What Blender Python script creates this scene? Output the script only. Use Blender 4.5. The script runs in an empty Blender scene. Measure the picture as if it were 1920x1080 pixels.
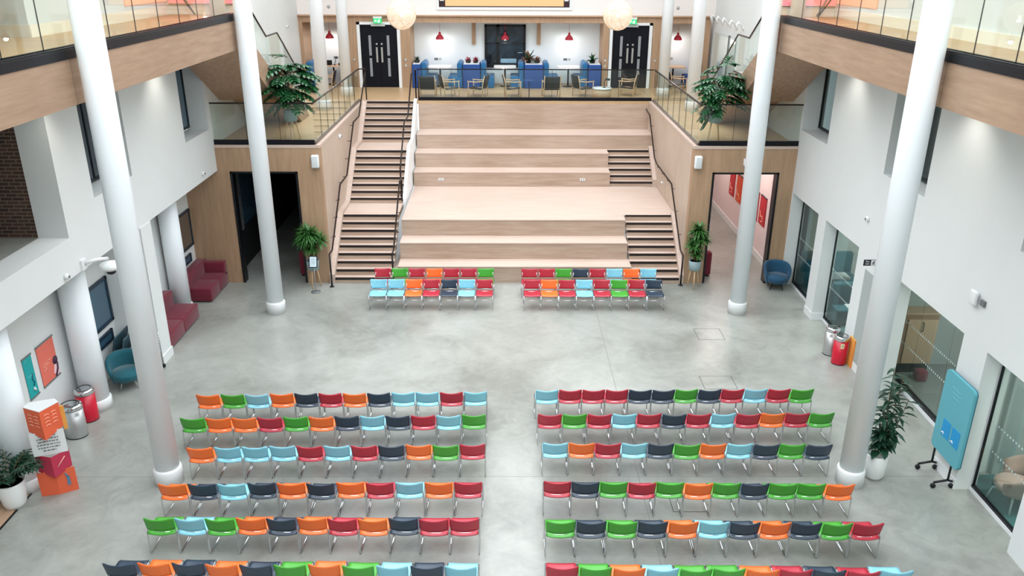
import bpy, math, random
from mathutils import Vector, Matrix

# ------------------------------------------------------------------ camera, world, exposure
SC = bpy.context.scene
COL = SC.collection
cam_d = bpy.data.cameras.new('camera')
cam_d.lens = 28.752
cam_d.sensor_width = 36
cam_d.clip_end = 300
CAM = bpy.data.objects.new('camera', cam_d)
COL.objects.link(CAM)
# rows = right, up, back of the camera in world axes
right, up, back = (0.99997, -0.00726, 0.00415), (-0.00113, 0.37457, 0.9272), (-0.00828, -0.92717, 0.37455)
m = Matrix.Identity(4)
for i in range(3):
    m[i][0], m[i][1], m[i][2] = right[i], up[i], back[i]
m[2][3] = 9.0
CAM.matrix_world = m
SC.camera = CAM

WORLD = bpy.data.worlds.new('world')
SC.world = WORLD
WORLD.use_nodes = True
bg = WORLD.node_tree.nodes['Background']
bg.inputs[0].default_value = (0.90, 0.95, 1.0, 1)
_wn = WORLD.node_tree
_tc = _wn.nodes.new('ShaderNodeTexCoord')
_sx = _wn.nodes.new('ShaderNodeSeparateXYZ')
_mr = _wn.nodes.new('ShaderNodeMapRange')      # overcast sky: brightest overhead
_mr.inputs[3].default_value = 1.1
_mr.inputs[4].default_value = 3.3
_wn.links.new(_tc.outputs['Generated'], _sx.inputs[0])
_wn.links.new(_sx.outputs['Z'], _mr.inputs[0])
_wn.links.new(_mr.outputs[0], bg.inputs[1])
SC.view_settings.view_transform = 'Standard'
SC.view_settings.look = 'None'
SC.view_settings.gamma = 1
SC.view_settings.use_curve_mapping = False
SC.view_settings.exposure = 0.68


def lamp(kind, loc, power, color, size=0.3, size_y=None, rot=(0, 0, 0), spot=None, blend=.6):
    d = bpy.data.lights.new('lamp_light', kind)
    d.energy = power
    d.color = color
    if kind == 'AREA':
        d.size = size
        if size_y:
            d.shape = 'RECTANGLE'
            d.size_y = size_y
    else:
        d.shadow_soft_size = size
    if spot:
        d.spot_size = spot
        d.spot_blend = blend
    o = bpy.data.objects.new('lamp_light', d)
    o.location = loc
    o.rotation_euler = rot
    COL.objects.link(o)
    return o


# ------------------------------------------------------------------ materials
def lin(h):
    h = h.lstrip('#')
    v = [int(h[i:i + 2], 16) / 255 for i in (0, 2, 4)]
    return tuple(c / 12.92 if c <= .04045 else ((c + .055) / 1.055) ** 2.4 for c in v)


def mat(name, col, rough=.5, metal=0., noise=.0, scale=6., spec=.5, sheen=0., emit=None, es=1., bump=0., coat=0.):
    M = bpy.data.materials.new(name)
    M.use_nodes = True
    nt = M.node_tree
    p = nt.nodes['Principled BSDF']
    c = lin(col) if isinstance(col, str) else col
    p.inputs['Base Color'].default_value = (*c, 1)
    p.inputs['Roughness'].default_value = rough
    p.inputs['Metallic'].default_value = metal
    p.inputs['Specular IOR Level'].default_value = spec
    p.inputs['Coat Weight'].default_value = coat
    if sheen:
        p.inputs['Sheen Weight'].default_value = sheen
    if emit:
        p.inputs['Emission Color'].default_value = (*lin(emit), 1)
        p.inputs['Emission Strength'].default_value = es
    if noise or bump:
        g = nt.nodes.new('ShaderNodeNewGeometry')
        n = nt.nodes.new('ShaderNodeTexNoise')
        n.inputs['Scale'].default_value = scale
        n.inputs['Detail'].default_value = 5
        nt.links.new(g.outputs['Position'], n.inputs['Vector'])
        if noise:
            r = nt.nodes.new('ShaderNodeMapRange')
            r.inputs[1].default_value = .3
            r.inputs[2].default_value = .7
            r.inputs[3].default_value = 1 - noise
            r.inputs[4].default_value = 1 + noise
            nt.links.new(n.outputs['Fac'], r.inputs[0])
            mx = nt.nodes.new('ShaderNodeVectorMath')
            mx.operation = 'SCALE'
            mx.inputs[0].default_value = c
            nt.links.new(r.outputs[0], mx.inputs['Scale'])
            nt.links.new(mx.outputs[0], p.inputs['Base Color'])
        if bump:
            b = nt.nodes.new('ShaderNodeBump')
            b.inputs['Strength'].default_value = bump
            nt.links.new(n.outputs['Fac'], b.inputs['Height'])
            nt.links.new(b.outputs[0], p.inputs['Normal'])
    return M


def wood(name, c1, c2, axis='x', rough=.5, joint=None):
    """wood board with streaks along axis; joint = (length, width) draws plank joints in the xy plane"""
    M = bpy.data.materials.new(name)
    M.use_nodes = True
    nt = M.node_tree
    p = nt.nodes['Principled BSDF']
    p.inputs['Roughness'].default_value = rough
    g = nt.nodes.new('ShaderNodeNewGeometry')
    mp = nt.nodes.new('ShaderNodeMapping')
    s = {'x': (.7, 9, 9), 'y': (9, .7, 9), 'z': (9, 9, .7)}[axis]
    mp.inputs['Scale'].default_value = s
    nt.links.new(g.outputs['Position'], mp.inputs['Vector'])
    n = nt.nodes.new('ShaderNodeTexNoise')
    n.inputs['Scale'].default_value = 1.3
    n.inputs['Detail'].default_value = 6
    n.inputs['Roughness'].default_value = .65
    nt.links.new(mp.outputs[0], n.inputs['Vector'])
    n2 = nt.nodes.new('ShaderNodeTexNoise')
    n2.inputs['Scale'].default_value = .55
    nt.links.new(g.outputs['Position'], n2.inputs['Vector'])
    add = nt.nodes.new('ShaderNodeMath')
    add.operation = 'MULTIPLY_ADD'
    add.inputs[1].default_value = .45
    nt.links.new(n2.outputs['Fac'], add.inputs[0])
    nt.links.new(n.outputs['Fac'], add.inputs[2])
    r = nt.nodes.new('ShaderNodeValToRGB')
    r.color_ramp.elements[0].position = .5
    r.color_ramp.elements[0].color = (*lin(c1), 1)
    r.color_ramp.elements[1].position = .95
    r.color_ramp.elements[1].color = (*lin(c2), 1)
    nt.links.new(add.outputs[0], r.inputs[0])
    out = r.outputs[0]
    if joint:
        bt = nt.nodes.new('ShaderNodeTexBrick')
        bt.inputs['Scale'].default_value = 1
        bt.inputs['Brick Width'].default_value = joint[0]
        bt.inputs['Row Height'].default_value = joint[1]
        bt.inputs['Mortar Size'].default_value = .003
        bt.inputs['Color1'].default_value = (1, 1, 1, 1)
        bt.inputs['Color2'].default_value = (.965, .965, .965, 1)
        bt.inputs['Mortar'].default_value = (.86, .86, .86, 1)
        nt.links.new(g.outputs['Position'], bt.inputs['Vector'])
        mx = nt.nodes.new('ShaderNodeMix')
        mx.data_type = 'RGBA'
        mx.blend_type = 'MULTIPLY'
        mx.inputs[0].default_value = 1
        nt.links.new(out, mx.inputs[6])
        nt.links.new(bt.outputs['Color'], mx.inputs[7])
        out = mx.outputs[2]
    nt.links.new(out, p.inputs['Base Color'])
    return M


def glass(name, tint, refl=.10, rough=.0):
    """architectural sheet glass: tinted see-through with Fresnel mirror"""
    M = bpy.data.materials.new(name)
    M.use_nodes = True
    nt = M.node_tree
    nt.nodes.remove(nt.nodes['Principled BSDF'])
    o = nt.nodes['Material Output']
    t = nt.nodes.new('ShaderNodeBsdfTransparent')
    t.inputs[0].default_value = (*tint, 1)
    gl = nt.nodes.new('ShaderNodeBsdfGlossy')
    gl.inputs['Roughness'].default_value = rough
    gl.inputs['Color'].default_value = (1, 1, 1, 1)
    fr = nt.nodes.new('ShaderNodeLayerWeight')
    fr.inputs['Blend'].default_value = .5
    pw = nt.nodes.new('ShaderNodeMath')
    pw.operation = 'POWER'
    pw.inputs[1].default_value = 5
    nt.links.new(fr.outputs['Facing'], pw.inputs[0])
    ma = nt.nodes.new('ShaderNodeMath')
    ma.operation = 'MULTIPLY_ADD'
    ma.inputs[1].default_value = .5
    ma.inputs[2].default_value = refl * .3
    nt.links.new(pw.outputs[0], ma.inputs[0])
    mx = nt.nodes.new('ShaderNodeMixShader')
    nt.links.new(ma.outputs[0], mx.inputs[0])
    nt.links.new(t.outputs[0], mx.inputs[1])
    nt.links.new(gl.outputs[0], mx.inputs[2])
    nt.links.new(mx.outputs[0], o.inputs[0])
    return M


def concrete():
    M = bpy.data.materials.new('polished_concrete')
    M.use_nodes = True
    nt = M.node_tree
    p = nt.nodes['Principled BSDF']
    g = nt.nodes.new('ShaderNodeNewGeometry')
    n1 = nt.nodes.new('ShaderNodeTexNoise')
    n1.inputs['Scale'].default_value = .35
    n1.inputs['Detail'].default_value = 8
    n1.inputs['Roughness'].default_value = .62
    n1.inputs['Distortion'].default_value = .6
    n2 = nt.nodes.new('ShaderNodeTexNoise')
    n2.inputs['Scale'].default_value = 2.2
    n2.inputs['Detail'].default_value = 7
    n2.inputs['Roughness'].default_value = .7
    n2.inputs['Distortion'].default_value = 1.5
    for n in (n1, n2):
        nt.links.new(g.outputs['Position'], n.inputs['Vector'])
    ad = nt.nodes.new('ShaderNodeMath')
    ad.operation = 'MULTIPLY_ADD'
    ad.inputs[1].default_value = .4
    nt.links.new(n2.outputs['Fac'], ad.inputs[0])
    nt.links.new(n1.outputs['Fac'], ad.inputs[2])
    r = nt.nodes.new('ShaderNodeValToRGB')
    e = r.color_ramp.elements
    e[0].position = .5
    e[0].color = (*lin('#7a7c76'), 1)
    e[1].position = .88
    e[1].color = (*lin('#a5a7a1'), 1)
    k = e.new(.66)
    k.color = (*lin('#8f918b'), 1)
    nt.links.new(ad.outputs[0], r.inputs[0])
    # saw-cut joints
    sp = nt.nodes.new('ShaderNodeSeparateXYZ')
    nt.links.new(g.outputs['Position'], sp.inputs[0])
    prev = None
    for ax, vals in (('X', (2.5,)), ('Y', (12.86,))):
        for v in vals:
            s = nt.nodes.new('ShaderNodeMath')
            s.operation = 'SUBTRACT'
            s.inputs[1].default_value = v
            nt.links.new(sp.outputs[ax], s.inputs[0])
            a = nt.nodes.new('ShaderNodeMath')
            a.operation = 'ABSOLUTE'
            nt.links.new(s.outputs[0], a.inputs[0])
            c = nt.nodes.new('ShaderNodeMath')
            c.operation = 'LESS_THAN'
            c.inputs[1].default_value = .008
            nt.links.new(a.outputs[0], c.inputs[0])
            if prev:
                mxx = nt.nodes.new('ShaderNodeMath')
                mxx.operation = 'MAXIMUM'
                nt.links.new(prev.outputs[0], mxx.inputs[0])
                nt.links.new(c.outputs[0], mxx.inputs[1])
                prev = mxx
            else:
                prev = c
    mx = nt.nodes.new('ShaderNodeMix')
    mx.data_type = 'RGBA'
    nt.links.new(prev.outputs[0], mx.inputs[0])
    nt.links.new(r.outputs[0], mx.inputs[6])
    mx.inputs[7].default_value = (.2, .21, .2, 1)
    nt.links.new(mx.outputs[2], p.inputs['Base Color'])
    rr = nt.nodes.new('ShaderNodeMapRange')
    p.inputs['Specular IOR Level'].default_value = .75
    rr.inputs[3].default_value = .24
    rr.inputs[4].default_value = .4
    nt.links.new(n2.outputs['Fac'], rr.inputs[0])
    nt.links.new(rr.outputs[0], p.inputs['Roughness'])
    return M


def brick():
    M = bpy.data.materials.new('old_brick')
    M.use_nodes = True
    nt = M.node_tree
    p = nt.nodes['Principled BSDF']
    g = nt.nodes.new('ShaderNodeNewGeometry')
    sp = nt.nodes.new('ShaderNodeSeparateXYZ')
    cb = nt.nodes.new('ShaderNodeCombineXYZ')
    nt.links.new(g.outputs['Position'], sp.inputs[0])
    nt.links.new(sp.outputs['X'], cb.inputs['X'])
    nt.links.new(sp.outputs['Z'], cb.inputs['Y'])
    b = nt.nodes.new('ShaderNodeTexBrick')
    b.inputs['Scale'].default_value = 1
    b.inputs['Brick Width'].default_value = .22
    b.inputs['Row Height'].default_value = .07
    b.inputs['Mortar Size'].default_value = .009
    b.inputs['Bias'].default_value = -.2
    b.inputs['Color1'].default_value = (*lin('#523a31'), 1)
    b.inputs['Color2'].default_value = (*lin('#2f2522'), 1)
    b.inputs['Mortar'].default_value = (*lin('#78695b'), 1)
    nt.links.new(cb.outputs[0], b.inputs['Vector'])
    nt.links.new(b.outputs['Color'], p.inputs['Base Color'])
    p.inputs['Roughness'].default_value = .9
    return M


M_WHITE = mat('white_paint', '#dbdfde', .6, noise=.01, scale=2)
M_COLW = mat('white_column_paint', '#f1f7fa', .4)
M_CONC = concrete()
M_BRICK = brick()
M_WOODX = wood('light_wood_along', '#ae8a6d', '#c9ab90', 'x', .5)
M_WOODZ = wood('light_wood_upright', '#9e8064', '#b69678', 'z', .5)
M_WOODY = wood('light_wood_deep', '#a5846a', '#c0a087', 'y', .5)
M_TIERW = wood('tier_wood', '#a48c79', '#bda998', 'x', .45)
M_TREAD = wood('toplit_tread_wood', '#bfa899', '#cebaad', 'x', .45, joint=(1.6, .14))  # treads paler than the risers: light from above put into the colour
M_SIDEW = wood('pale_side_wood', '#b5a08e', '#cab8a8', 'z', .5)
M_FASC = wood('fascia_wood', '#8f735d', '#a88c74', 'y', .5)
M_DECK = wood('deck_wood', '#b0906a', '#c6a983', 'x', .4, joint=(1.2, .12))
M_DARKTRIM = mat('black_metal', '#14161a', .35, .3)
M_CAP = mat('dark_capping', '#0c0d15', .4, 0, spec=.25)
M_NOSE = mat('dark_nosing', '#170e0d', .7)
M_RAIL = mat('dark_bronze_rail', '#2a211f', .3, .6)
M_STEEL = mat('brushed_steel', '#c0c2c2', .42, .9)
M_CHROME = mat('chrome', '#d4d6d8', .12, 1)
M_GLASS = glass('balustrade_glass', (.93, .97, .95), .12)
M_GLASSD = glass('partition_glass', (.72, .80, .79), .2)
M_WIN = mat('window_glass', '#273540', .06, 0, coat=.5)
M_WINB = mat('window_glass_bluish', '#35576b', .08, 0, coat=.5)
M_NAVY = mat('navy_frame', '#142a3c', .4)
M_LEAF = mat('leaf_green', '#22552f', .3, noise=.6, scale=7, spec=.7)
M_LEAFD = mat('leaf_dark', '#1c4230', .35, noise=.4, scale=9)
M_LEAFB = mat('leaf_bright', '#3c6e31', .45, noise=.5, scale=12)
M_STEM = mat('plant_stem', '#5b5230', .8)
M_SOIL = mat('potting_soil', '#4a443f', .95, noise=.3, scale=60)
M_PEBBLE = mat('grey_pebbles', '#8b8d8a', .9, noise=.35, scale=60)
M_POTW = mat('white_ceramic', '#e4e6e4', .35)
M_POTG = mat('grey_blue_pot', '#8ba0a3', .6)
M_LEGW = mat('beech_leg', '#cbab86', .55)
M_MAROON = mat('maroon_fabric', '#6b0f27', .85, sheen=.2, noise=.05, scale=40)
M_TEAL = mat('teal_fabric', '#0a5662', .85, sheen=.2)
M_BLUE = mat('blue_fabric', '#0f6092', .8, sheen=.2)
M_BLUED = mat('deep_blue_panel', '#134488', .7)
M_BLACK = mat('black_leather', '#16181a', .5)
M_REDBIN = mat('red_enamel', '#c4122f', .3)
M_PLASTW = mat('white_plastic', '#e2e5e5', .4)
M_GREYP = mat('grey_plastic', '#6b6f70', .5)
M_ORANGEB = mat('orange_card', '#e2633f', .7)
M_CORAL = mat('coral_card', '#e0705f', .7)
M_MAGENTA = mat('magenta_card', '#b8304c', .7)
M_YELLOW = mat('amber_card', '#e8a24a', .7)
M_TEALB = mat('teal_banner', '#14a3a3', .7)
M_TEALCARPET = mat('teal_carpet', '#2f6b6b', .95, noise=.15, scale=40)
M_GREYFL = mat('grey_vinyl_floor', '#747774', .4)
M_PINKW = mat('pale_pink_wall', '#e2d2d2', .7)
M_CREAM = mat('cream_wall', '#ece4d2', .7)
M_PENDRED = mat('red_rubber_shade', '#b8273a', .5)
M_LED = mat('lit_diffuser', '#ffffff', .5, emit='#fff6ea', es=4)
CH = {
    'orange': (mat('orange_plastic', '#ee6a14', .5, spec=.9), 'orange'),
    'green': (mat('green_plastic', '#379a1c', .5, spec=.9), 'green'),
    'light blue': (mat('light_blue_plastic', '#7fc2d4', .5, spec=.9), 'light blue'),
    'navy': (mat('navy_plastic', '#102b40', .5, spec=.9), 'navy blue'),
    'red': (mat('red_plastic', '#ad0c2c', .5, spec=.9), 'red'),
}


# ------------------------------------------------------------------ mesh building
class MB:
    def __init__(s):
        s.v = []
        s.f = []
        s.sm = []

    def _add(s, vs, fs, smooth=False):
        o = len(s.v)
        s.v += [tuple(v) for v in vs]
        s.f += [tuple(i + o for i in f) for f in fs]
        s.sm += [smooth] * len(fs)
        return s

    def box(s, x0, x1, y0, y1, z0, z1):
        x0, x1 = sorted((x0, x1)); y0, y1 = sorted((y0, y1)); z0, z1 = sorted((z0, z1))
        vs = [(x, y, z) for z in (z0, z1) for y in (y0, y1) for x in (x0, x1)]
        return s._add(vs, [(0, 2, 3, 1), (4, 5, 7, 6), (0, 1, 5, 4), (2, 6, 7, 3), (0, 4, 6, 2), (1, 3, 7, 5)])

    def rbox(s, x0, x1, y0, y1, z0, z1, r=.04, n=3):
        """box rounded on every edge (superellipsoid-like bevel by clamped spheres)"""
        cx, cy, cz = (x0 + x1) / 2, (y0 + y1) / 2, (z0 + z1) / 2
        hx, hy, hz = abs(x1 - x0) / 2 - r, abs(y1 - y0) / 2 - r, abs(z1 - z0) / 2 - r
        N = 4 * n + 4
        rings = []
        for i in range(2 * n + 2):
            half = 0 if i <= n else 1
            a = -math.pi / 2 + (i - half) * (math.pi / 2) / n if half == 0 else (i - n - 1) * (math.pi / 2) / n
            zz = cz + (-hz if half == 0 else hz) + r * math.sin(a)
            rr = r * math.cos(a)
            ring = []
            for q in range(4):
                sx, sy = ((1, 1), (-1, 1), (-1, -1), (1, -1))[q]
                for k in range(n + 1):
                    b = q * math.pi / 2 + k * (math.pi / 2) / n
                    ring.append((cx + sx * hx + rr * math.cos(b), cy + sy * hy + rr * math.sin(b), zz))
            rings.append(ring)
        vs = [v for rg in rings for v in rg]
        fs = []
        for i in range(len(rings) - 1):
            for k in range(N):
                k2 = (k + 1) % N
                fs.append((i * N + k, i * N + k2, (i + 1) * N + k2, (i + 1) * N + k))
        fs.append(tuple(range(N))[::-1])
        fs.append(tuple((len(rings) - 1) * N + k for k in range(N)))
        return s._add(vs, fs, True)

    def prism(s, poly, axis, a, b):
        """extrude a polygon; poly in the two other axes (cyclic order x,y,z minus axis)"""
        def P(u, v, w):
            return {'x': (w, u, v), 'y': (u, w, v), 'z': (u, v, w)}[axis]
        n = len(poly)
        vs = [P(u, v, a) for u, v in poly] + [P(u, v, b) for u, v in poly]
        fs = [tuple(range(n)), tuple(range(2 * n - 1, n - 1, -1))]
        fs += [(i, i + n, (i + 1) % n + n, (i + 1) % n) for i in range(n)]
        return s._add(vs, fs)

    def lathe(s, prof, c, n=24, sx=1, sy=1):
        vs, fs = [], []
        m_ = len(prof)
        for r, z in prof:
            for k in range(n):
                a = 2 * math.pi * k / n
                vs.append((c[0] + r * sx * math.cos(a), c[1] + r * sy * math.sin(a), c[2] + z))
        for i in range(m_ - 1):
            for k in range(n):
                k2 = (k + 1) % n
                fs.append((i * n + k, i * n + k2, (i + 1) * n + k2, (i + 1) * n + k))
        fs.append(tuple(range(n))[::-1])
        fs.append(tuple((m_ - 1) * n + k for k in range(n)))
        return s._add(vs, fs, True)

    def tube(s, pts, r, n=8, closed=False):
        pts = [Vector(p) for p in pts]
        vs, fs = [], []
        prev = None
        N = len(pts)
        for i, p in enumerate(pts):
            a = pts[i - 1] if (i > 0 or closed) else pts[i]
            b = pts[(i + 1) % N] if (i < N - 1 or closed) else pts[i]
            t1 = (p - a).normalized() if (p - a).length > 1e-9 else None
            t2 = (b - p).normalized() if (b - p).length > 1e-9 else None
            t = ((t1 or t2) + (t2 or t1)).normalized() if (t1 or t2) else Vector((0, 0, 1))
            if prev is None:
                ref = Vector((0, 0, 1)) if abs(t.z) < .9 else Vector((1, 0, 0))
                u = t.cross(ref).normalized()
            else:
                u = (prev - t * prev.dot(t)).normalized()
            prev = u
            w = t.cross(u)
            k_ = 1.0
            if t1 and t2:
                k_ = 1 / max(.6, math.sqrt((1 + t1.dot(t2)) / 2))
            rr = r[i] if isinstance(r, (list, tuple)) else r
            for k in range(n):
                an = 2 * math.pi * k / n
                vs.append(p + (u * math.cos(an) + w * math.sin(an)) * rr * k_)
        L = N if closed else N - 1
        for i in range(L):
            j = (i + 1) % N
            for k in range(n):
                k2 = (k + 1) % n
                fs.append((i * n + k, i * n + k2, j * n + k2, j * n + k))
        if not closed:
            fs.append(tuple(range(n))[::-1])
            fs.append(tuple((N - 1) * n + k for k in range(n)))
        return s._add(vs, fs, True)

    def shell(s, fn, nu, nv, th):
        """thin curved sheet with thickness; fn(u,v) -> point"""
        P = [[Vector(fn(i / nu, j / nv)) for j in range(nv + 1)] for i in range(nu + 1)]
        vs = []
        for sd in (.5, -.5):
            for i in range(nu + 1):
                for j in range(nv + 1):
                    du = P[min(i + 1, nu)][j] - P[max(i - 1, 0)][j]
                    dv = P[i][min(j + 1, nv)] - P[i][max(j - 1, 0)]
                    nn = du.cross(dv).normalized()
                    vs.append(P[i][j] + nn * th * sd)
        W = nv + 1
        O = (nu + 1) * W
        fs = []
        for i in range(nu):
            for j in range(nv):
                a, b, c, d = i * W + j, (i + 1) * W + j, (i + 1) * W + j + 1, i * W + j + 1
                fs.append((a, b, c, d))
                fs.append((a + O, d + O, c + O, b + O))
        for i in range(nu):
            for j in (0, nv):
                a, b = i * W + j, (i + 1) * W + j
                fs.append((a, a + O, b + O, b) if j == 0 else (a, b, b + O, a + O))
        for j in range(nv):
            for i in (0, nu):
                a, b = i * W + j, i * W + j + 1
                fs.append((a, b, b + O, a + O) if i == 0 else (a, a + O, b + O, b))
        return s._add(vs, fs, True)

    def strip(s, pts, w, up=(0, 0, 1)):
        """flat leaf strip along pts, w = half widths"""
        up = Vector(up)
        pts = [Vector(p) for p in pts]
        vs = []
        for i, p in enumerate(pts):
            t = (pts[min(i + 1, len(pts) - 1)] - pts[max(i - 1, 0)]).normalized()
            sd = t.cross(up)
            sd = sd.normalized() if sd.length > 1e-4 else Vector((1, 0, 0))
            nrm = sd.cross(t) * (w[i] * .35)
            vs += [p - sd * w[i] + nrm, p, p + sd * w[i] + nrm]
        fs = []
        for i in range(len(pts) - 1):
            a = i * 3
            fs += [(a, a + 1, a + 4, a + 3), (a + 1, a + 2, a + 5, a + 4)]
        return s._add(vs, fs, True)

    def xform(s, M, start=0):
        for i in range(start, len(s.v)):
            s.v[i] = tuple(M @ Vector(s.v[i]))
        return s

    def build(s, name, material, parent=None, smooth=None, label=None):
        me = bpy.data.meshes.new(name)
        if parent is not None:
            off = Vector((0, 0, 0))
            q = parent
            while q:
                off += q.location
                q = q.parent
        else:
            xs = [v[0] for v in s.v]; ys = [v[1] for v in s.v]; zs = [v[2] for v in s.v]
            off = Vector(((min(xs) + max(xs)) / 2, (min(ys) + max(ys)) / 2, min(zs)))
        me.from_pydata([tuple(Vector(v) - off) for v in s.v], [], s.f)
        me.polygons.foreach_set('use_smooth', s.sm)
        me.materials.append(material)
        me.update()
        o = bpy.data.objects.new(name, me)
        if parent is not None:
            o.parent = parent
        else:
            o.location = off
        if label:
            o['label'] = label
        COL.objects.link(o)
        return o


def B(x0, x1, y0, y1, z0, z1):
    return MB().box(x0, x1, y0, y1, z0, z1)


def tag(o, label, cat, group=None, kind=None):
    o['label'] = label
    o['category'] = cat
    if group:
        o['group'] = group
    if kind:
        o['kind'] = kind
    return o


def thing(name, label, cat, loc, group=None):
    o = bpy.data.objects.new(name, None)
    o.empty_display_size = .2
    COL.objects.link(o)
    o.location = loc
    return tag(o, label, cat, group)


def struct(name, mb, m_, label, cat='room part', parent=None):
    o = mb.build(name, m_, parent)
    if parent is None:
        o['kind'] = 'structure'
        o['label'] = label
        o['category'] = cat
    return o


def struct_root(name, label, cat, loc):
    o = bpy.data.objects.new(name, None)
    COL.objects.link(o)
    o.location = loc
    o['kind'] = 'structure'
    o['label'] = label
    o['category'] = cat
    return o


def copy_tree(o, parent=None):
    c = o.copy()
    COL.objects.link(c)
    if parent is not None:
        c.parent = parent
    for ch in [q for q in bpy.data.objects if q.parent == o]:
        copy_tree(ch, c)
    return c


def text_mb(txt, size, M):
    """lettering as thin solid glyphs, placed by matrix M (x = reading direction, y = up)"""
    cu = bpy.data.curves.new('lettering', 'FONT')
    cu.body = txt
    cu.size = size
    cu.extrude = .002
    cu.align_x = 'CENTER'
    cu.align_y = 'CENTER'
    ob = bpy.data.objects.new('lettering', cu)
    COL.objects.link(ob)
    dg = bpy.context.evaluated_depsgraph_get()
    me = ob.evaluated_get(dg).to_mesh()
    mb = MB()
    mb._add([M @ v.co for v in me.vertices], [tuple(p.vertices) for p in me.polygons])
    ob.evaluated_get(dg).to_mesh_clear()
    bpy.data.objects.remove(ob)
    bpy.data.curves.remove(cu)
    return mb


def frameM(o, x, y):
    x = Vector(x).normalized(); y = Vector(y).normalized(); z = x.cross(y)
    M = Matrix.Identity(4)
    for i in range(3):
        M[i][0], M[i][1], M[i][2], M[i][3] = x[i], y[i], z[i], o[i]
    return M


R_ = .1716          # riser
DK = 24 * R_        # deck level 4.118
G_ = .236           # going
L2 = 7.6            # upper balcony level
XL, XR = -8.13, 8.226
YB = 22.7           # front of the timber block

# ------------------------------------------------------------------ floor
struct('floor', B(-12.5, 12.5, -5, 36, -.2, 0), M_CONC, 'polished grey concrete hall floor', 'floor')
t = thing('timber_floor_inlay', 'triangle of oak floor with black edge strip in the lower left corner', 'floor panel', (-9, 11, 0))
MB().prism([(-9.1, 8), (-8.53, 8), (-8.53, 12.35), (-9.1, 12.35)], 'z', 0.0, .012).build('boards', M_WOODY, t)
B(-8.55, -8.52, 8, 12.4, 0, .016).build('edge_strip', M_DARKTRIM, t)

HATCH = [((4.93, 5.61, 18.77, 19.44), 'square access cover in the open floor, the one nearer the steps'),
         ((4.5, 5.25, 16.2, 16.83), 'square access cover in the floor just ahead of the right seating block'),
         ((2.95, 3.55, 11.8, 12.35), 'square access cover in the floor beneath the chairs of the right block')]
M_SEAM = mat('dark_seam', '#4b4d4a', .8)
for (x0, x1, y0, y1), lb in HATCH:
    t = thing('floor_hatch', lb, 'floor hatch', ((x0 + x1) / 2, (y0 + y1) / 2, 0), 'floor access covers')
    q = MB()
    for a in ((x0, x1, y0, y0 + .012), (x0, x1, y1 - .012, y1), (x0, x0 + .012, y0, y1), (x1 - .012, x1, y0, y1)):
        q.box(*a, 0, .002)
    q.build('frame', M_SEAM, t)
    B(x0 + .012, x1 - .012, y0 + .012, y1 - .012, 0, .0015).build('cover', M_CONC, t)

# ------------------------------------------------------------------ outer walls
def wall_with_holes(mb, x0, x1, y0, y1, z0, z1, holes):
    """wall parallel to y; holes = (ya, yb, za, zb) sorted by y"""
    y = y0
    for ya, yb, za, zb in holes:
        if ya > y:
            mb.box(x0, x1, y, ya, z0, z1)
        if za > z0:
            mb.box(x0, x1, ya, yb, z0, za)
        if zb < z1:
            mb.box(x0, x1, ya, yb, zb, z1)
        y = yb
    if y < y1:
        mb.box(x0, x1, y, y1, z0, z1)
    return mb


SOF = 3.39
q = MB()
wall_with_holes(q, -8.7, XL, -4, YB, SOF, 6.95, [(10.2, 14.54, DK, 6.6), (15.72, 17.5, 4.56, 6.7), (20.72, 22.46, 4.6, 6.7)])
wall_with_holes(q, -8.7, XL, YB, 35, 3.6, 6.95, [])
q.box(-9.2, -8.7, -4, YB, SOF, SOF + .3)
q.box(-9.25, -8.75, 15.78, 22.4, 6.95, 14)
q.box(-12, -8.7, 22.4, 35, 6.95, 14)
q.box(-8.7, XL, 22.4, 35, 6.95, 14)
q.box(-12, -9.25, 15.78, 16.0, 6.95, 14)
q.box(-9.0, -8.75, -4, 13.4, 7.6, 14)
struct('wall_left', q, M_WHITE, 'white upper side wall with deep window recesses, left of the hall', 'wall')
q = MB()
wall_with_holes(q, -9.4, -9.1, -4, YB, 0, SOF, [])
struct('wall_left_lower', q, M_WHITE, 'white ground level wall set back under the left overhang', 'wall')
q = MB()
wall_with_holes(q, XR, 8.58, -4, YB, 0, 6.95, [])
# rebuilt with openings below
q = MB()
wall_with_holes(q, XR, 8.62, -4, YB + .0, 0, 2.79, [(10.75, 12.46, 0, 2.79), (13.22, 16.02, 0, 2.79), (17.92, 20.03, 0, 2.79), (20.57, 22.62, 0, 2.79)])
wall_with_holes(q, XR, 8.8, -4, 35, 2.79, 6.95, [(9.0, 12.27, 4.69, 6.6), (15.5, 17.37, 4.67, 6.7), (20.7, 22.64, 4.6, 6.7)])
q.box(XR, 8.8, YB, 35, 0, 2.79)
q.box(8.6, 9.1, 6, 22.4, 6.95, 14)
q.box(XR, 12, 22.4, 35, 6.95, 14)
q.box(8.62, 9.15, 17.4, 17.92, 0, 2.79)
q.box(8.62, 9.15, 13.0, 13.22, 0, 2.79)
struct('wall_right', q, M_WHITE, 'white side wall with glazed ground level bays, right of the hall', 'wall')
struct('wall_front_bounce', B(-12, 12, -4.4, -4, 0, 14), M_WHITE, 'unseen white end wall added behind the viewer to bounce light', 'wall')  # out of view, added to bounce light back into the hall

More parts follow.
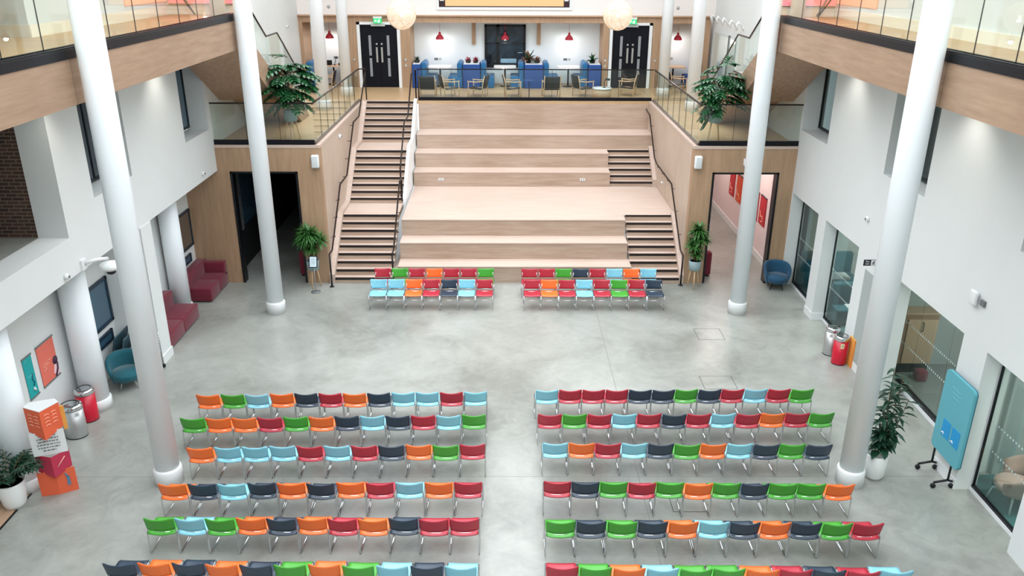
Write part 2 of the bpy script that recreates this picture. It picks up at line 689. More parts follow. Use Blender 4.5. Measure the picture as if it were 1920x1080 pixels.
# brick wall seen through the near left opening, upper corridor floor
struct('wall_brick', B(-12, -8.7, 14.55, 14.85, DK, 6.9), M_BRICK, 'dark old brick wall seen through the near left opening', 'wall')
struct('floor_corridor', B(-12, -8.7, 5, 14.55, DK - .15, DK), M_CONC, 'grey concrete corridor floor behind the near left opening', 'floor')
t = thing('steel_door_frame', 'black door frame beside the brick wall in the near left opening', 'door frame', (-9.85, 14.5, DK))
B(-9.95, -9.85, 14.45, 14.55, DK, 6.3).build('jamb', M_DARKTRIM, t)
B(-10.9, -9.95, 14.47, 14.53, DK, 6.3).build('door_leaf', M_WIN, t)

struct('floor_gallery_front', B(-6.5, 6.65, -4, -.7, 7.2, 7.6), M_DECK, 'gallery floor the viewer stands on', 'floor')
q = MB()
q.box(-12.5, -9.3, -4.4, 35, 6.95, 7.1)
q.box(-12.5, -12.3, -4.4, 35, 0, 14)
q.box(12.3, 12.5, -4.4, 35, 0, 14)
q.box(-12.5, -9.1, -4, 22.4, 10.6, 10.9)
q.box(8.8, 12.5, -4, 35, 6.95, 7.1)
struct('wall_outer_block', q, M_WHITE, 'unseen outer walls and roofs added to keep sky light off the side rooms', 'wall')  # unseen shell added to stop sky light leaking in through the side openings
struct('ceiling_deck_shade', B(-12, 12, 30.5, 36, 13.8, 14), M_WHITE, 'unseen white ceiling added above the deck to dim the back wall', 'ceiling')  # unseen slab added so less sky light reaches the back wall

# skirtings
q = MB()
for y0, y1 in ((12.46, 13.22), (16.02, 17.92), (20.03, 20.57)):
    q.box(XR - .02, XR, y0, y1, 0, .2)
for y in (13.22, 17.92, 20.57, 12.46):
    pass
q.box(XR, 8.62, 20.01, 20.03, 0, .2)
q.box(XR, 9.0, 17.9, 17.92, 0, .2)
struct('baseboard_right', q, M_PLASTW, 'white skirting along the right hand piers', 'skirting')
q = MB()
q.box(XL - .02, XL + .045, 17.38, 17.97, 0, .22)
q.box(-9.05, XL + .02, 17.36, 17.4, 0, .22)
struct('baseboard_left', q, M_PLASTW, 'white skirting around the square left pier', 'skirting')
# left square pier and upper-level skirting
struct('trim_1', B(-9.1, XL + .02, 17.4, 17.95, 0, SOF), M_WHITE, 'square white pier flush with the left overhang', 'pier')
q = MB()
q.box(-8.73, -8.71, 15.75, 22.4, 7.6, 7.82)
q.box(-9.6, -8.73, 15.74, 15.78, 7.6, 7.82)
struct('trim_2', q, M_CREAM, 'cream skirting of the upper left gallery wall', 'skirting')
struct('trim_3', B(8.55, 8.6, 6, 22.4, 7.6, 7.82), M_CREAM, 'cream skirting of the upper right gallery wall', 'skirting')


def round_pier(x, y, r, lb):
    t = thing('round_pier', lb, 'column', (x, y, 0), 'round piers under the left overhang')
    MB().lathe([(r, 0.0), (r, SOF - .003)], (x, y, 0), 40).build('shaft', M_COLW, t)
    MB().lathe([(r + .03, 0), (r + .03, .22), (r, .25)], (x, y, 0), 40).build('skirting', M_PLASTW, t)


round_pier(-8.73, 12.57, .28, 'fat round white pier under the left overhang, behind the folded card stand')
round_pier(-8.77, 15.43, .28, 'fat round white pier between the two bins and the teal tub chair')
round_pier(-8.8, 20.55, .25, 'round white pier between the two maroon sofas')

# windows
def window(name, x, y0, y1, z0, z1, side, lb, gm=M_WIN, fm=M_DARKTRIM, fw=.05, mull=()):
    """side=+1: glass faces +x"""
    t = struct_root(name, lb, 'window', (x, (y0 + y1) / 2, z0))
    d = .04 * side
    q = MB()
    for a in ((y0, y1, z0, z0 + fw), (y0, y1, z1 - fw, z1), (y0, y0 + fw, z0, z1), (y1 - fw, y1, z0, z1)):
        q.box(x - .03, x + .03, *a)
    for ym in mull:
        q.box(x - .03, x + .03, ym - .02, ym + .02, z0, z1)
    q.build('window_frame', fm, t)
    B(x - .01, x + .01, y0 + fw, y1 - fw, z0 + fw, z1 - fw).build('pane', gm, t)
    return t


window('window_1', -8.66, 15.72, 17.5, 4.62, 6.7, 1, 'upper left window recess half hidden by the near left column', mull=(16.9,))
window('window_2', -8.66, 20.72, 22.46, 4.66, 6.7, 1, 'upper left window recess beneath the upper stair flight', gm=M_WINB)
window('window_3', 8.7, 20.7, 22.64, 4.66, 6.7, -1, 'upper right window recess beneath the upper stair flight', gm=M_GLASSD)
window('window_4', 8.7, 15.5, 17.37, 4.73, 6.7, -1, 'upper right window recess behind the near right column', gm=M_GLASSD)
window('window_5', 8.7, 9.0, 12.27, 4.75, 6.6, -1, 'upper right window at the picture edge', gm=M_GLASSD)
window('window_6', -9.08, 16.0, 17.36, 1.2, 2.28, 1, 'blue navy-framed window behind the stacked folding tables', M_WINB, M_NAVY, .07)
window('window_7', -9.08, 16.0, 17.2, .78, 1.05, 1, 'low blue window strip behind the stacked folding tables', M_WINB, M_NAVY, .06)
window('window_8', -9.08, 21.2, 22.62, 1.24, 2.31, 1, 'navy-framed window above the far maroon sofa', mat('window_brownish', '#5b5048', .1, coat=.5), M_NAVY, .06)
window('window_9', -9.08, 21.2, 22.3, .84, 1.08, 1, 'low window strip above the far maroon sofa', M_WINB, M_NAVY, .05)
# bright niches behind upper right windows
M_NICHE = mat('pale_backing_wall', '#c8cfcd', .7)
q = MB()
q.box(9.9, 10.1, 8, 23, 4.3, 6.95)
q.box(8.8, 10.1, 8, 23, 4.2, 4.3)
struct('wall_right_rooms', q, M_NICHE, 'pale rooms behind the upper right windows', 'wall')

# glazed ground level bays on the right
def glazing(name, x, y0, y1, z1, lb, posts=(), base=.05, gm=M_GLASSD, bm=M_DARKTRIM):
    t = struct_root(name, lb, 'glazed screen', (x, (y0 + y1) / 2, 0))
    q = MB()
    q.box(x - .03, x + .03, y0, y1, .06, .06 + base)
    q.box(x - .02, x + .02, y1 - .03, y1, .06, z1)
    q.box(x - .02, x + .02, y0, y0 + .03, .06, z1)
    q.box(x - .02, x + .02, y0, y1, z1 - .03, z1)
    q.build('window_frame', bm, t)
    ys = [y0 + .03] + list(posts) + [y1 - .03]
    for a, b in zip(ys[:-1], ys[1:]):
        B(x - .006, x + .006, a + .004, b - .004, .06 + base, z1 - .03).build('pane', gm, t)
    for z in (1.0, 1.5):
        q = MB()
        y = y0 + .12
        while y < y1 - .1:
            q.box(x - .010, x - .007, y, y + .035, z - .018, z + .018)
            y += .085
        q.build('dot_row', M_FROST, t)
    return t


M_FROST = mat('frosted_film', '#b4c3c2', .6)
glazing('window_10', 8.56, 20.57, 22.6, 2.79, 'glazed ground bay beside the timber block on the right')
glazing('window_11', 8.56, 17.92, 20.03, 2.79, 'glazed ground bay with teal bench behind, above the right bins')
glazing('window_12', 8.97, 13.22, 17.4, 2.79, 'wide glazed entrance bay behind the rubber plant', posts=(14.75, 16.0), base=.1)
glazing('window_13', 8.56, 10.75, 12.46, 2.79, 'glazed ground bay with a pink lounge chair behind')
q = MB()
q.box(8.5, 8.62, 20.57, 22.6, 0, .06)
q.box(8.5, 8.62, 17.92, 20.03, 0, .06)
q.box(8.5, 8.62, 10.75, 12.46, 0, .06)
q.box(8.9, 9.02, 13.22, 17.4, 0, .06)
struct('trim_7', B(8.212, XR + .01, 16.95, 17.4, .2, 2.45), mat('grey_flush_panel', '#a4adab', .6), 'grey flush panel in the pier beneath the Fire exit sign', 'panel')
struct('trim_4', q, M_PLASTW, 'white sill strips under the glazed bays', 'sill')

# rooms behind the right glazing
q = MB()
q.box(11.8, 12.0, 7, 23, 0, 3)
q.box(8.62, 12, 17.42, 17.6, 0, 2.95)
q.box(9.15, 12, 12.9, 13.02, 0, 2.95)
q.box(8.62, 12, 22.7, 22.9, 0, 2.95)
q.box(8.62, 12, 9.0, 9.1, 0, 2.95)
q.box(9.7, 9.82, 20.2, 21.0, 0, 2.9)
struct('wall_right_back', q, mat('room_wall', '#a3aba9', .7), 'grey green walls of the rooms behind the right glazing', 'wall')
struct('ceiling', B(8.62, 12, 7, 23, 2.95, 3.05), M_WHITE, 'white ceiling over the rooms behind the right glazing', 'ceiling')
struct('floor_teal', B(8.62, 11.8, 9.1, 12.9, 0, .012), M_TEALCARPET, 'teal carpet in the near right room', 'floor')
struct('floor_teal_far', B(8.62, 11.8, 17.6, 22.7, 0, .012), mat('dark_teal_carpet', '#4f6a6c', .95, noise=.1, scale=40), 'grey teal carpet in the far right room', 'floor')
struct('floor_lobby', B(9.02, 11.8, 13.02, 17.42, 0, .01), M_GREYFL, 'grey lobby floor behind the entrance bay', 'floor')


def ceiling_panel(x, y, z, w, d, power, lb, col=(1, .96, .9)):
    t = thing('ceiling_light', lb, 'ceiling light', (x, y, z - .04), 'recessed ceiling panels in side rooms')
    B(x - w / 2, x + w / 2, y - d / 2, y + d / 2, z - .03, z).build('housing', M_PLASTW, t)
    B(x - w / 2 + .03, x + w / 2 - .03, y - d / 2 + .03, y + d / 2 - .03, z - .035, z - .03).build('diffuser', M_LED, t)
    lamp('AREA', (x, y, z - .05), power, col, w * .8, d * .8)


ceiling_panel(10.2, 20, 2.95, .6, 1.2, 110, 'lit ceiling panel in the far right room with teal benches')
ceiling_panel(10.2, 15, 2.95, .6, 1.2, 55, 'lit ceiling panel in the lobby behind the entrance bay')
ceiling_panel(10.2, 11, 2.95, .6, 1.2, 70, 'lit ceiling panel in the near right room')

# ------------------------------------------------------------------ timber block with corridors
FH = 3.37
q = MB()
q.box(-9.1, -7.78, YB, YB + .25, 0, SOF)
q.box(XL, -7.78, YB, YB + .25, SOF, DK - .06)
q.box(-7.78, -5.87, YB, YB + .25, FH, DK - .06)
q.box(-5.87, -5.2, YB, YB + .25, 0, DK - .06)
struct('wall_block_left', q, M_WOODZ, 'timber clad wall with a dark doorway, left of the steps', 'wall')
q = MB()
q.box(XR, 7.78, YB, YB + .25, 0, DK - .06)
q.box(7.78, 5.88, YB, YB + .25, FH, DK - .06)
q.box(5.88, 5.3, YB, YB + .25, 0, DK - .06)
struct('wall_block_right', q, M_WOODZ, 'timber clad wall with a lit doorway, right of the steps', 'wall')
struct('wall_stair_left', B(-5.36, -5.2, YB + .25, 30.4, 0, DK - .06), M_SIDEW, 'timber side wall of the staircase, left', 'wall')
struct('wall_stair_right', B(5.3, 5.46, YB + .25, 30.4, 0, DK - .06), M_SIDEW, 'timber side wall beside the tiers, right', 'wall')


q = MB()
q.box(XL, -5.18, YB - .015, YB + .02, DK - .075, DK + .006)
q.box(-5.29, -5.18, YB + .02, 30.43, DK - .075, DK + .006)
q.box(5.28, XR, YB - .015, YB + .02, DK - .075, DK + .006)
q.box(5.28, 5.385, YB + .02, 30.43, DK - .075, DK + .006)
struct('trim_6', q, M_TREAD, 'pale coping along the deck edge and stair well', 'coping')


def doorway(name, x0, x1, lb):
    t = struct_root(name, lb, 'doorway', ((x0 + x1) / 2, YB, 0))
    q = MB()
    for a in ((x0 - .0, x0 + .06), (x1 - .06, x1)):
        q.box(a[0], a[1], YB - .02, YB + .27, 0, FH)
    q.box(x0, x1, YB - .02, YB + .27, FH - .05, FH)
    q.build('door_frame', M_DARKTRIM, t)


doorway('door_1', -7.78, -5.87, 'black-edged opening into the dark corridor on the left')
doorway('door_2', 5.88, 7.78, 'black-edged opening into the lit corridor on the right')
# corridor linings
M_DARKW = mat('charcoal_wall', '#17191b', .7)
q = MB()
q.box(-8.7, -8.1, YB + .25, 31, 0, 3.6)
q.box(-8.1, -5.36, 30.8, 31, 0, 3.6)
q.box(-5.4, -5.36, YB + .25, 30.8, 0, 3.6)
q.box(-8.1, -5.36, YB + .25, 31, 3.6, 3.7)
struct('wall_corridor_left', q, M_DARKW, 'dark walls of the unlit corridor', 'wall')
t = thing('wall_mirror', 'dim blue glass panel on the left wall of the dark corridor', 'glass panel', (-8.08, 26, .9))
B(-8.1, -8.06, 24.2, 27.8, 1.3, 3.3).build('pane', M_WINB, t)
B(-8.11, -8.05, 24.0, 24.2, 1.2, 3.4).build('frame', M_GREYP, t)
q = MB()
q.box(8.16, 8.22, YB + .25, 32, 0, 3.6)
q.box(5.46, 8.2, 32, 32.2, 0, 3.6)
q.box(5.46, 5.5, YB + .25, 32, 0, 3.6)
q.box(5.46, 8.2, YB + .25, 32, 3.6, 3.7)
struct('wall_corridor_right', q, M_PINKW, 'pale pink walls of the lit corridor', 'wall')
struct('baseboard_corridor', B(8.13, 8.16, YB + .25, 32, 0, .2), M_PLASTW, 'pale skirting of the lit corridor', 'skirting')
ceiling_panel(7.0, 25.0, 3.6, .5, 1.6, 26, 'lit ceiling panel in the right corridor nearer the hall', (1, .88, .8))
ceiling_panel(7.0, 29.5, 3.6, .5, 1.6, 26, 'lit ceiling panel in the right corridor at its far end', (1, .88, .8))
M_PRINTR = mat('red_print', '#b51d2c', .6)
M_PRINTO = mat('orange_print', '#cf4a22', .6)
M_INK = mat('pale_ink', '#e9a58c', .6)
for y0, y1, z0, z1, mm, lb in ((28.25, 28.85, 1.1, 2.03, M_PRINTR, 'farthest red print on the corridor wall'),
                               (27.35, 27.95, 1.1, 2.03, M_PRINTO, 'orange print on the corridor wall left of the column'),
                               (25.35, 25.9, 1.1, 2.03, M_PRINTR, 'red print on the corridor wall half hidden by the far right column'),
                               (24.55, 25.15, 1.15, 2.05, M_PRINTR, 'nearest red print on the corridor wall')):
    t = thing('framed_print', lb, 'print', (8.14, (y0 + y1) / 2, z0), 'prints along the right corridor')
    B(8.13, 8.16, y0, y1, z0, z1).build('sheet', mm, t)
    q = MB()
    yc = (y0 + y1) / 2
    q.tube([(8.125, yc - .15, z0 + .12), (8.125, yc - .05, z0 + .3), (8.125, yc + .1, z0 + .22), (8.125, yc + .18, z0 + .42)], .012, 6)
    q.tube([(8.125, yc - .1, z0 + .1), (8.125, yc + .1, z0 + .1)], .01, 6)
    q.build('motif', M_INK, t)
    B(8.12, 8.17, y0, y1, z1, z1 + .02).build('hanger_bar', M_DARKTRIM, t)

# deck
q = MB()
q.box(XL, -5.2, YB, 30.43, DK - .06, DK)
q.box(5.3, XR, YB, 30.43, DK - .06, DK)
q.box(XL, XR, 30.43, 36, DK - .12, DK)
struct('floor_deck', q, M_DECK, 'pale plank floor of the raised deck above the steps', 'floor')

# ------------------------------------------------------------------ tiered seating
TL, TR = -3.18, 3.69
t = thing('tiered_seating', 'broad pale timber seating tiers in the centre below the deck', 'seating steps', (0, YB, 0))
prof = [(3, 22.70, TR + .05), (6, 23.36, TR), (9, 24.05, TR), (12, 27.97, TR - .03), (15, 28.68, TR - .03), (18, 29.39, 5.3)]
ys = [p[1] for p in prof] + [30.43]
for i, (lv, y, xr) in enumerate(prof):
    z1 = lv * R_
    z0 = prof[i - 1][0] * R_ if i else 0
    y2 = ys[i + 1]
    xl = TL if lv <= 9 else -3.2
    B(xl, xr, y, y2 + (.1 if i < 5 else 0), z0, z1 - .03).build('riser_block', M_TIERW, t)
    B(xl, xr, y - .012, y2, z1 - .03, z1).build('tier_top', M_TREAD, t)
B(TR, 5.3, 24.54, 27.97, 8 * R_, 9 * R_ - .001).build('tier_top', M_TREAD, t)
B(-3.2, 5.3, 30.4, 30.52, 18 * R_, DK - .1).build('riser_block', M_TIERW, t)
for x in (-2.25, 2.7):
    s = thing('power_socket', 'small white double socket on the riser above the wide tier, ' + ('left of centre' if x < 0 else 'right of centre'), 'socket', (x, 27.95, 1.75), 'sockets on the tiers')
    B(x - .09, x + .09, 27.952, 27.968, 1.76, 1.84).build('plate', M_PLASTW, s)
    B(x - .05, x - .02, 27.948, 27.953, 1.78, 1.82).build('outlet', M_GREYP, s)
    B(x + .02, x + .05, 27.948, 27.953, 1.78, 1.82).build('outlet', M_GREYP, s)


def flight(t, x0, x1, y0, n0, n1, g=G_, last=None):
    """steps n0..n1 with dark nosing strips; step n front at y0+(n-n0)*g"""
    for n in range(n0, n1 + 1):
        y = y0 + (n - n0) * g
        y2 = y + g if n < n1 else (last if last else y + g)
        z1 = n * R_
        B(x0, x1, y, y2 + .02, z1 - R_, z1 - .02).build('step', M_TIERW, t)
        B(x0, x1, y + .03, y2, z1 - .02, z1).build('tread', M_TREAD, t)
        MB().box(x0 + .01, x1 - .01, y - .012, y + .03, z1 - .062, z1 + .003).build('nosing', M_NOSE, t)


t = thing('staircase', 'long timber staircase with dark nosings left of the seating tiers', 'staircase', (-4.2, 22.6, 0))
SX0, SX1 = -5.05, -3.34
flight(t, SX0, SX1, 22.65, 1, 9, last=25.84)
flight(t, SX0, SX1, 25.84, 10, 17, last=28.80)
flight(t, SX0, SX1, 28.80, 18, 24, last=30.43)
prs = [(22.63, 0), (22.63, .28), (24.5, 1.66), (25.75, 1.66), (27.55, 3.03), (28.65, 3.03), (30.1, 4.14), (30.43, 4.14), (30.43, 0)]
MB().prism(prs, 'x', -5.2, SX0).build('stringer', M_TREAD, t)
q = MB().prism([(25.8, 1.5), (25.8, 1.72), (27.55, 3.06), (28.75, 3.08), (30.1, 4.12), (30.4, 4.2), (30.4, 1.5)], 'x', SX1, TL - .06)
q.build('guard_wall', M_COLW, t)
B(SX1, TL - .0, 22.75, 25.8, 0, .3).build('stringer', M_TIERW, t)

t = thing('side_steps', 'lower small flight with dark nosings cut into the right of the tiers', 'steps', (4.5, 22.6, 0))
flight(t, TR + .06, 5.18, 22.65, 1, 8)
B(TR + .06, 5.18, 24.53, 24.6, 8 * R_, 9 * R_ - .002).build('step', M_TIERW, t)
B(TR + .06, 5.18, 24.52, 24.57, 9 * R_ - .045, 9 * R_ + .003).build('nosing', M_NOSE, t)
MB().prism([(22.63, 0), (22.63, .28), (24.5, 1.66), (24.6, 1.66), (24.6, 0)], 'x', 5.18, 5.3).build('stringer', M_TREAD, t)
t = thing('side_steps', 'upper small flight with dark nosings cut into the right of the tiers', 'steps', (4.5, 28, 1.54))
flight(t, TR - .03, 5.17, 28.0, 10, 15, last=29.39)
MB().prism([(27.97, 1.54), (27.97, 1.8), (29.2, 2.7), (29.39, 2.7), (29.39, 1.54)], 'x', 5.17, 5.3).build('stringer', M_TREAD, t)


# handrails
def handrail(name, lb, x, pts, wallx, posts=(), brackets=()):
    t = thing(name, lb, 'handrail', (x, pts[0][0], 0), 'dark handrails of the steps')
    MB().tube([(x, y, z) for y, z in pts], .024, 8).build('rail', M_RAIL, t)
    for y, z0, z1 in posts:
        MB().tube([(x, y, z0), (x, y, z1)], .026, 8).build('post', M_DARKTRIM, t)
        MB().lathe([(.07, 0), (.07, .015), (.03, .03)], (x, y, z0), 16).build('foot_plate', M_DARKTRIM, t)
    for y, z in brackets:
        MB().tube([(x, y, z - .02), (x, y, z - .07), (wallx, y, z - .07)], .009, 6).build('bracket', M_RAIL, t)
    return t


br = [(23.3, 1.3), (23.8, 1.75), (24.3, 2.15), (24.9, 2.55), (25.6, 2.55), (26.2, 3.0), (26.8, 3.45), (27.4, 3.85)]
handrail('handrail', 'wall handrail up the left side of the long staircase', -5.09,
         [(22.36, 1.02), (22.75, 1.0), (24.6, 2.5), (25.75, 2.5), (27.5, 3.87), (28.6, 3.87), (29.9, 4.75), (30.4, 5.1)], -5.2,
         posts=[(22.36, 0, 1.02)], brackets=br)
handrail('handrail', 'lower free-standing handrail between the staircase and the tiers', -3.3,
         [(22.4, 1.0), (22.85, .97), (24.9, 2.5), (25.35, 2.5), (25.35, 1.75)], -3.18,
         posts=[(22.5, 0, .98)], brackets=[(23.4, 1.42), (24.0, 1.85), (24.6, 2.3)])
handrail('handrail', 'upper handrail fixed to the white guard wall beside the tiers', -3.4,
         [(25.95, 1.7), (26.0, 2.65), (27.55, 3.85), (28.7, 3.85), (30.3, 5.1)], -3.34, brackets=[(26.6, 3.1), (27.4, 3.7), (28.2, 3.85), (29.2, 4.25)])
handrail('handrail', 'wall handrail down the right side of the seating tiers', 5.2,
         [(22.5, .94), (22.9, .97), (24.9, 2.45), (27.6, 2.45), (28.1, 2.55), (29.6, 3.75), (30.6, 3.85)], 5.3,
         posts=[(22.5, 0, .94)], brackets=[(23.4, 1.36), (24.1, 1.88), (24.8, 2.4), (25.6, 2.45), (26.5, 2.45), (27.4, 2.45), (28.4, 2.8), (29.3, 3.5)])


# ------------------------------------------------------------------ glass balustrades
M_BRONZE = mat('bronze_channel', '#6a5f57', .35, .3)


def balustrade(name, lb, p0, p1, z0, h, n, base=.14, toprail=True, bm=None):
    (x0, y0), (x1, y1) = p0, p1
    dx, dy = x1 - x0, y1 - y0
    L = math.hypot(dx, dy)
    ux, uy = dx / L, dy / L
    nx, ny = -uy, ux
    t = thing(name, lb, 'glass balustrade', ((x0 + x1) / 2, (y0 + y1) / 2, z0))

    def bar(a, b, th, za, zb):
        vs = []
        for z in (za, zb):
            for s_, w in ((a, -th), (b, -th), (b, th), (a, th)):
                vs.append((x0 + ux * s_ + nx * w, y0 + uy * s_ + ny * w, z))
        return MB()._add(vs, [(0, 3, 2, 1), (4, 5, 6, 7), (0, 1, 5, 4), (1, 2, 6, 5), (2, 3, 7, 6), (3, 0, 4, 7)])
    bar(0, L, .032, z0, z0 + base).build('base_channel', bm or M_CAP, t)
    for i in range(n):
        bar(L * i / n + .006, L * (i + 1) / n - .006, .008, z0 + base * .5, z0 + h).build('glass_panel', M_GLASS, t)
        if i:
            bar(L * i / n - .005, L * i / n + .005, .007, z0 + base, z0 + h).build('panel_joint', M_DARKTRIM, t)
    if toprail:
        bar(-.01, L + .01, .022, z0 + h, z0 + h + .035).build('top_rail', M_RAIL, t)
    return t


GX = -5.33
balustrade('glass_balustrade', 'glass balustrade on the deck edge facing the hall, left of the steps', (XL, YB + .06), (GX, YB + .06), DK, 1.13, 3)
balustrade('glass_balustrade', 'glass balustrade along the left side of the stair well', (GX, YB + .1), (GX, 30.3), DK - .02, 1.13, 8, base=.09, bm=M_BRONZE)
balustrade('glass_balustrade', 'glass balustrade on the deck edge facing the hall, right of the steps', (5.44, YB + .06), (XR, YB + .06), DK, 1.13, 3)
balustrade('glass_balustrade', 'glass balustrade along the right side of the seating tiers', (5.42, YB + .1), (5.42, 30.4), DK - .02, 1.13, 8, base=.09, bm=M_BRONZE)
balustrade('glass_balustrade', 'glass balustrade across the top of the seating tiers', (-3.2, 30.5), (5.38, 30.5), DK - .02, 1.12, 7)
t = thing('rail_end_frame', 'black end frame where the left stair-well glass meets the staircase top', 'handrail', (-5.1, 30.5, DK))
MB().tube([(GX, 30.3, DK + 1.13), (-5.1, 30.5, DK + 1.13), (-5.1, 30.5, DK + .0)], .022, 8).build('rail', M_RAIL, t)
t = thing('rail_end_frame', 'black end frame at the staircase top beside the deck-edge glass', 'handrail', (-3.2, 30.45, DK))
MB().tube([(-3.28, 30.3, DK + 1.1), (-3.28, 30.5, DK + 1.1), (-3.28, 30.5, DK)], .022, 8).build('rail', M_RAIL, t)
MB().tube([(-3.18, 30.5, DK), (-3.18, 30.5, DK + 1.1)], .02, 8).build('post', M_DARKTRIM, t)

# ------------------------------------------------------------------ upper galleries
def gallery(sx, xf, xw, lb):
    """sx -1 left / +1 right; xf fascia face, xw outer wall"""
    t = thing('gallery_edge', 'pale timber fascia and dark capping of the upper gallery, ' + lb, 'gallery', (xf, 10, 6.9))
    xa, xb = xf, xf + sx * .12
    for y0, y1 in ((-3.9, 4.4), (4.41, 12.62), (12.64, 20.62)):
        B(xa, xb, y0, y1, 6.9, 7.58).build('fascia_board', M_FASC, t)
    B(xf - sx * .015, xf + sx * .16, -3.9, 20.72, 7.575, 7.74).build('capping', M_CAP, t)
    B(xf - sx * .02, xf + sx * .0, -3.9, 20.7, 7.70, 7.715).build('drip_line', M_DARKTRIM, t)
    struct('floor_gallery_' + lb, B(xb, xw, -3.9, 22.4, 6.95, L2), M_DECK, 'oak floor of the upper gallery, ' + lb, 'floor')
    g = balustrade('glass_balustrade', 'frameless glass balustrade along the upper gallery, ' + lb, (xf + sx * .07, .55), (xf + sx * .07, 20.5), 7.72, 1.1, 19, base=.02, toprail=True)
    # end parapet
    q = MB().box(xf + sx * .1, xw, 22.37, 22.55, L2, 7.85)
    struct('trim_gallery_' + lb, q, M_CREAM, 'low white upstand at the far end of the upper gallery, ' + lb, 'parapet')
    # gallery roof slab (level above) with warm downlights
    struct('ceiling_gallery_' + lb, B(xf, xw + sx * .4, -3.9, 22.4, 10.6, 10.9), M_WHITE, 'white soffit above the upper gallery, ' + lb, 'ceiling')
    for k, y in enumerate((11.5, 14.6, 17.6, 20.8)):
        lamp('SPOT', ((xf + xw) / 2 + sx * .3, y, 10.5), 62, (1, .86, .62), .06, spot=1.9)
    # downlights washing the wall below
    for k, y in enumerate((9.0, 14.2, 19.4)):
        lamp('SPOT', (xw - sx * (1.25 if sx < 0 else 1.05), y, 6.86), 62, (1, .94, .86), .15, rot=(0, sx * -.38, 0), spot=1.9, blend=1)


gallery(-1, -6.5, -8.75, 'left')
gallery(1, 6.65, 8.6, 'right')
# soffits
struct('ceiling_soffit_left', B(-8.13, -6.64, -3.9, 20.7, 6.86, 6.95), M_WHITE, 'white soffit under the upper left gallery', 'ceiling')
struct('ceiling_soffit_right', B(6.79, 8.226, -3.9, 20.7, 6.86, 6.95), M_WHITE, 'white soffit under the upper right gallery', 'ceiling')
# brick pier on upper left gallery
struct('wall_brick_upper', B(-12, -9.3, 14.6, 15.0, 7.6, 10.6), M_BRICK, 'brick pier on the upper left gallery', 'wall')
struct('floor_gallery_bay', B(-12, -8.75, 13.4, 15.8, 7.4, 7.6), M_DECK, 'oak floor in the bay of the upper left gallery', 'floor')
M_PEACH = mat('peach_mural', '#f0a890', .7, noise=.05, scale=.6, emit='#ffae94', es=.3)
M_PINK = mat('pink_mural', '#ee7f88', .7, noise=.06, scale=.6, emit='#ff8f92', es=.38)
for sx, xa, xb, lb in ((-1, -8.68, -6.55, 'left'), (1, 6.85, 8.55, 'right')):
    t = thing('pink_wall_screen', 'large plain pink wall screen at the far end of the upper %s gallery' % lb, 'wall panel', ((xa + xb) / 2, 22.35, 8.05), 'pink panels of the upper galleries')
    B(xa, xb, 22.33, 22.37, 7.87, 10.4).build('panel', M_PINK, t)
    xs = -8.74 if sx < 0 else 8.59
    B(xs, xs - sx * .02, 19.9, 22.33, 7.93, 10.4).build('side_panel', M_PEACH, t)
    B(xa, xb, 22.32, 22.37, 7.85, 7.87).build('lower_edge', M_GREYP, t)
    t = thing('upper_handrail', 'slanting grey handrail against the pink screen of the upper %s gallery' % lb, 'handrail', (-sx * 0 + (xa + xb) / 2, 22.9, 8.0), 'slanting rails of the upper galleries')
    xm = -8.15 if sx < 0 else 8.2
    MB().tube([(xm + .15 * (-sx), 22.2, L2 + .02), (xm + .0, 22.2, 7.9), (xm - .3 * -sx, 22.25, 8.6)], .025, 8).build('rail', M_GREYP, t)
    t = thing('round_column', 'slim round column at the far end of the upper %s gallery' % lb, 'column', (sx * 7.35, 22.1, L2), 'slim columns of the upper galleries')
    MB().lathe([(.19, 0), (.19, 3)], (sx * 7.35 + (.15 if sx > 0 else 0), 22.1, L2), 28).build('shaft', M_COLW, t)


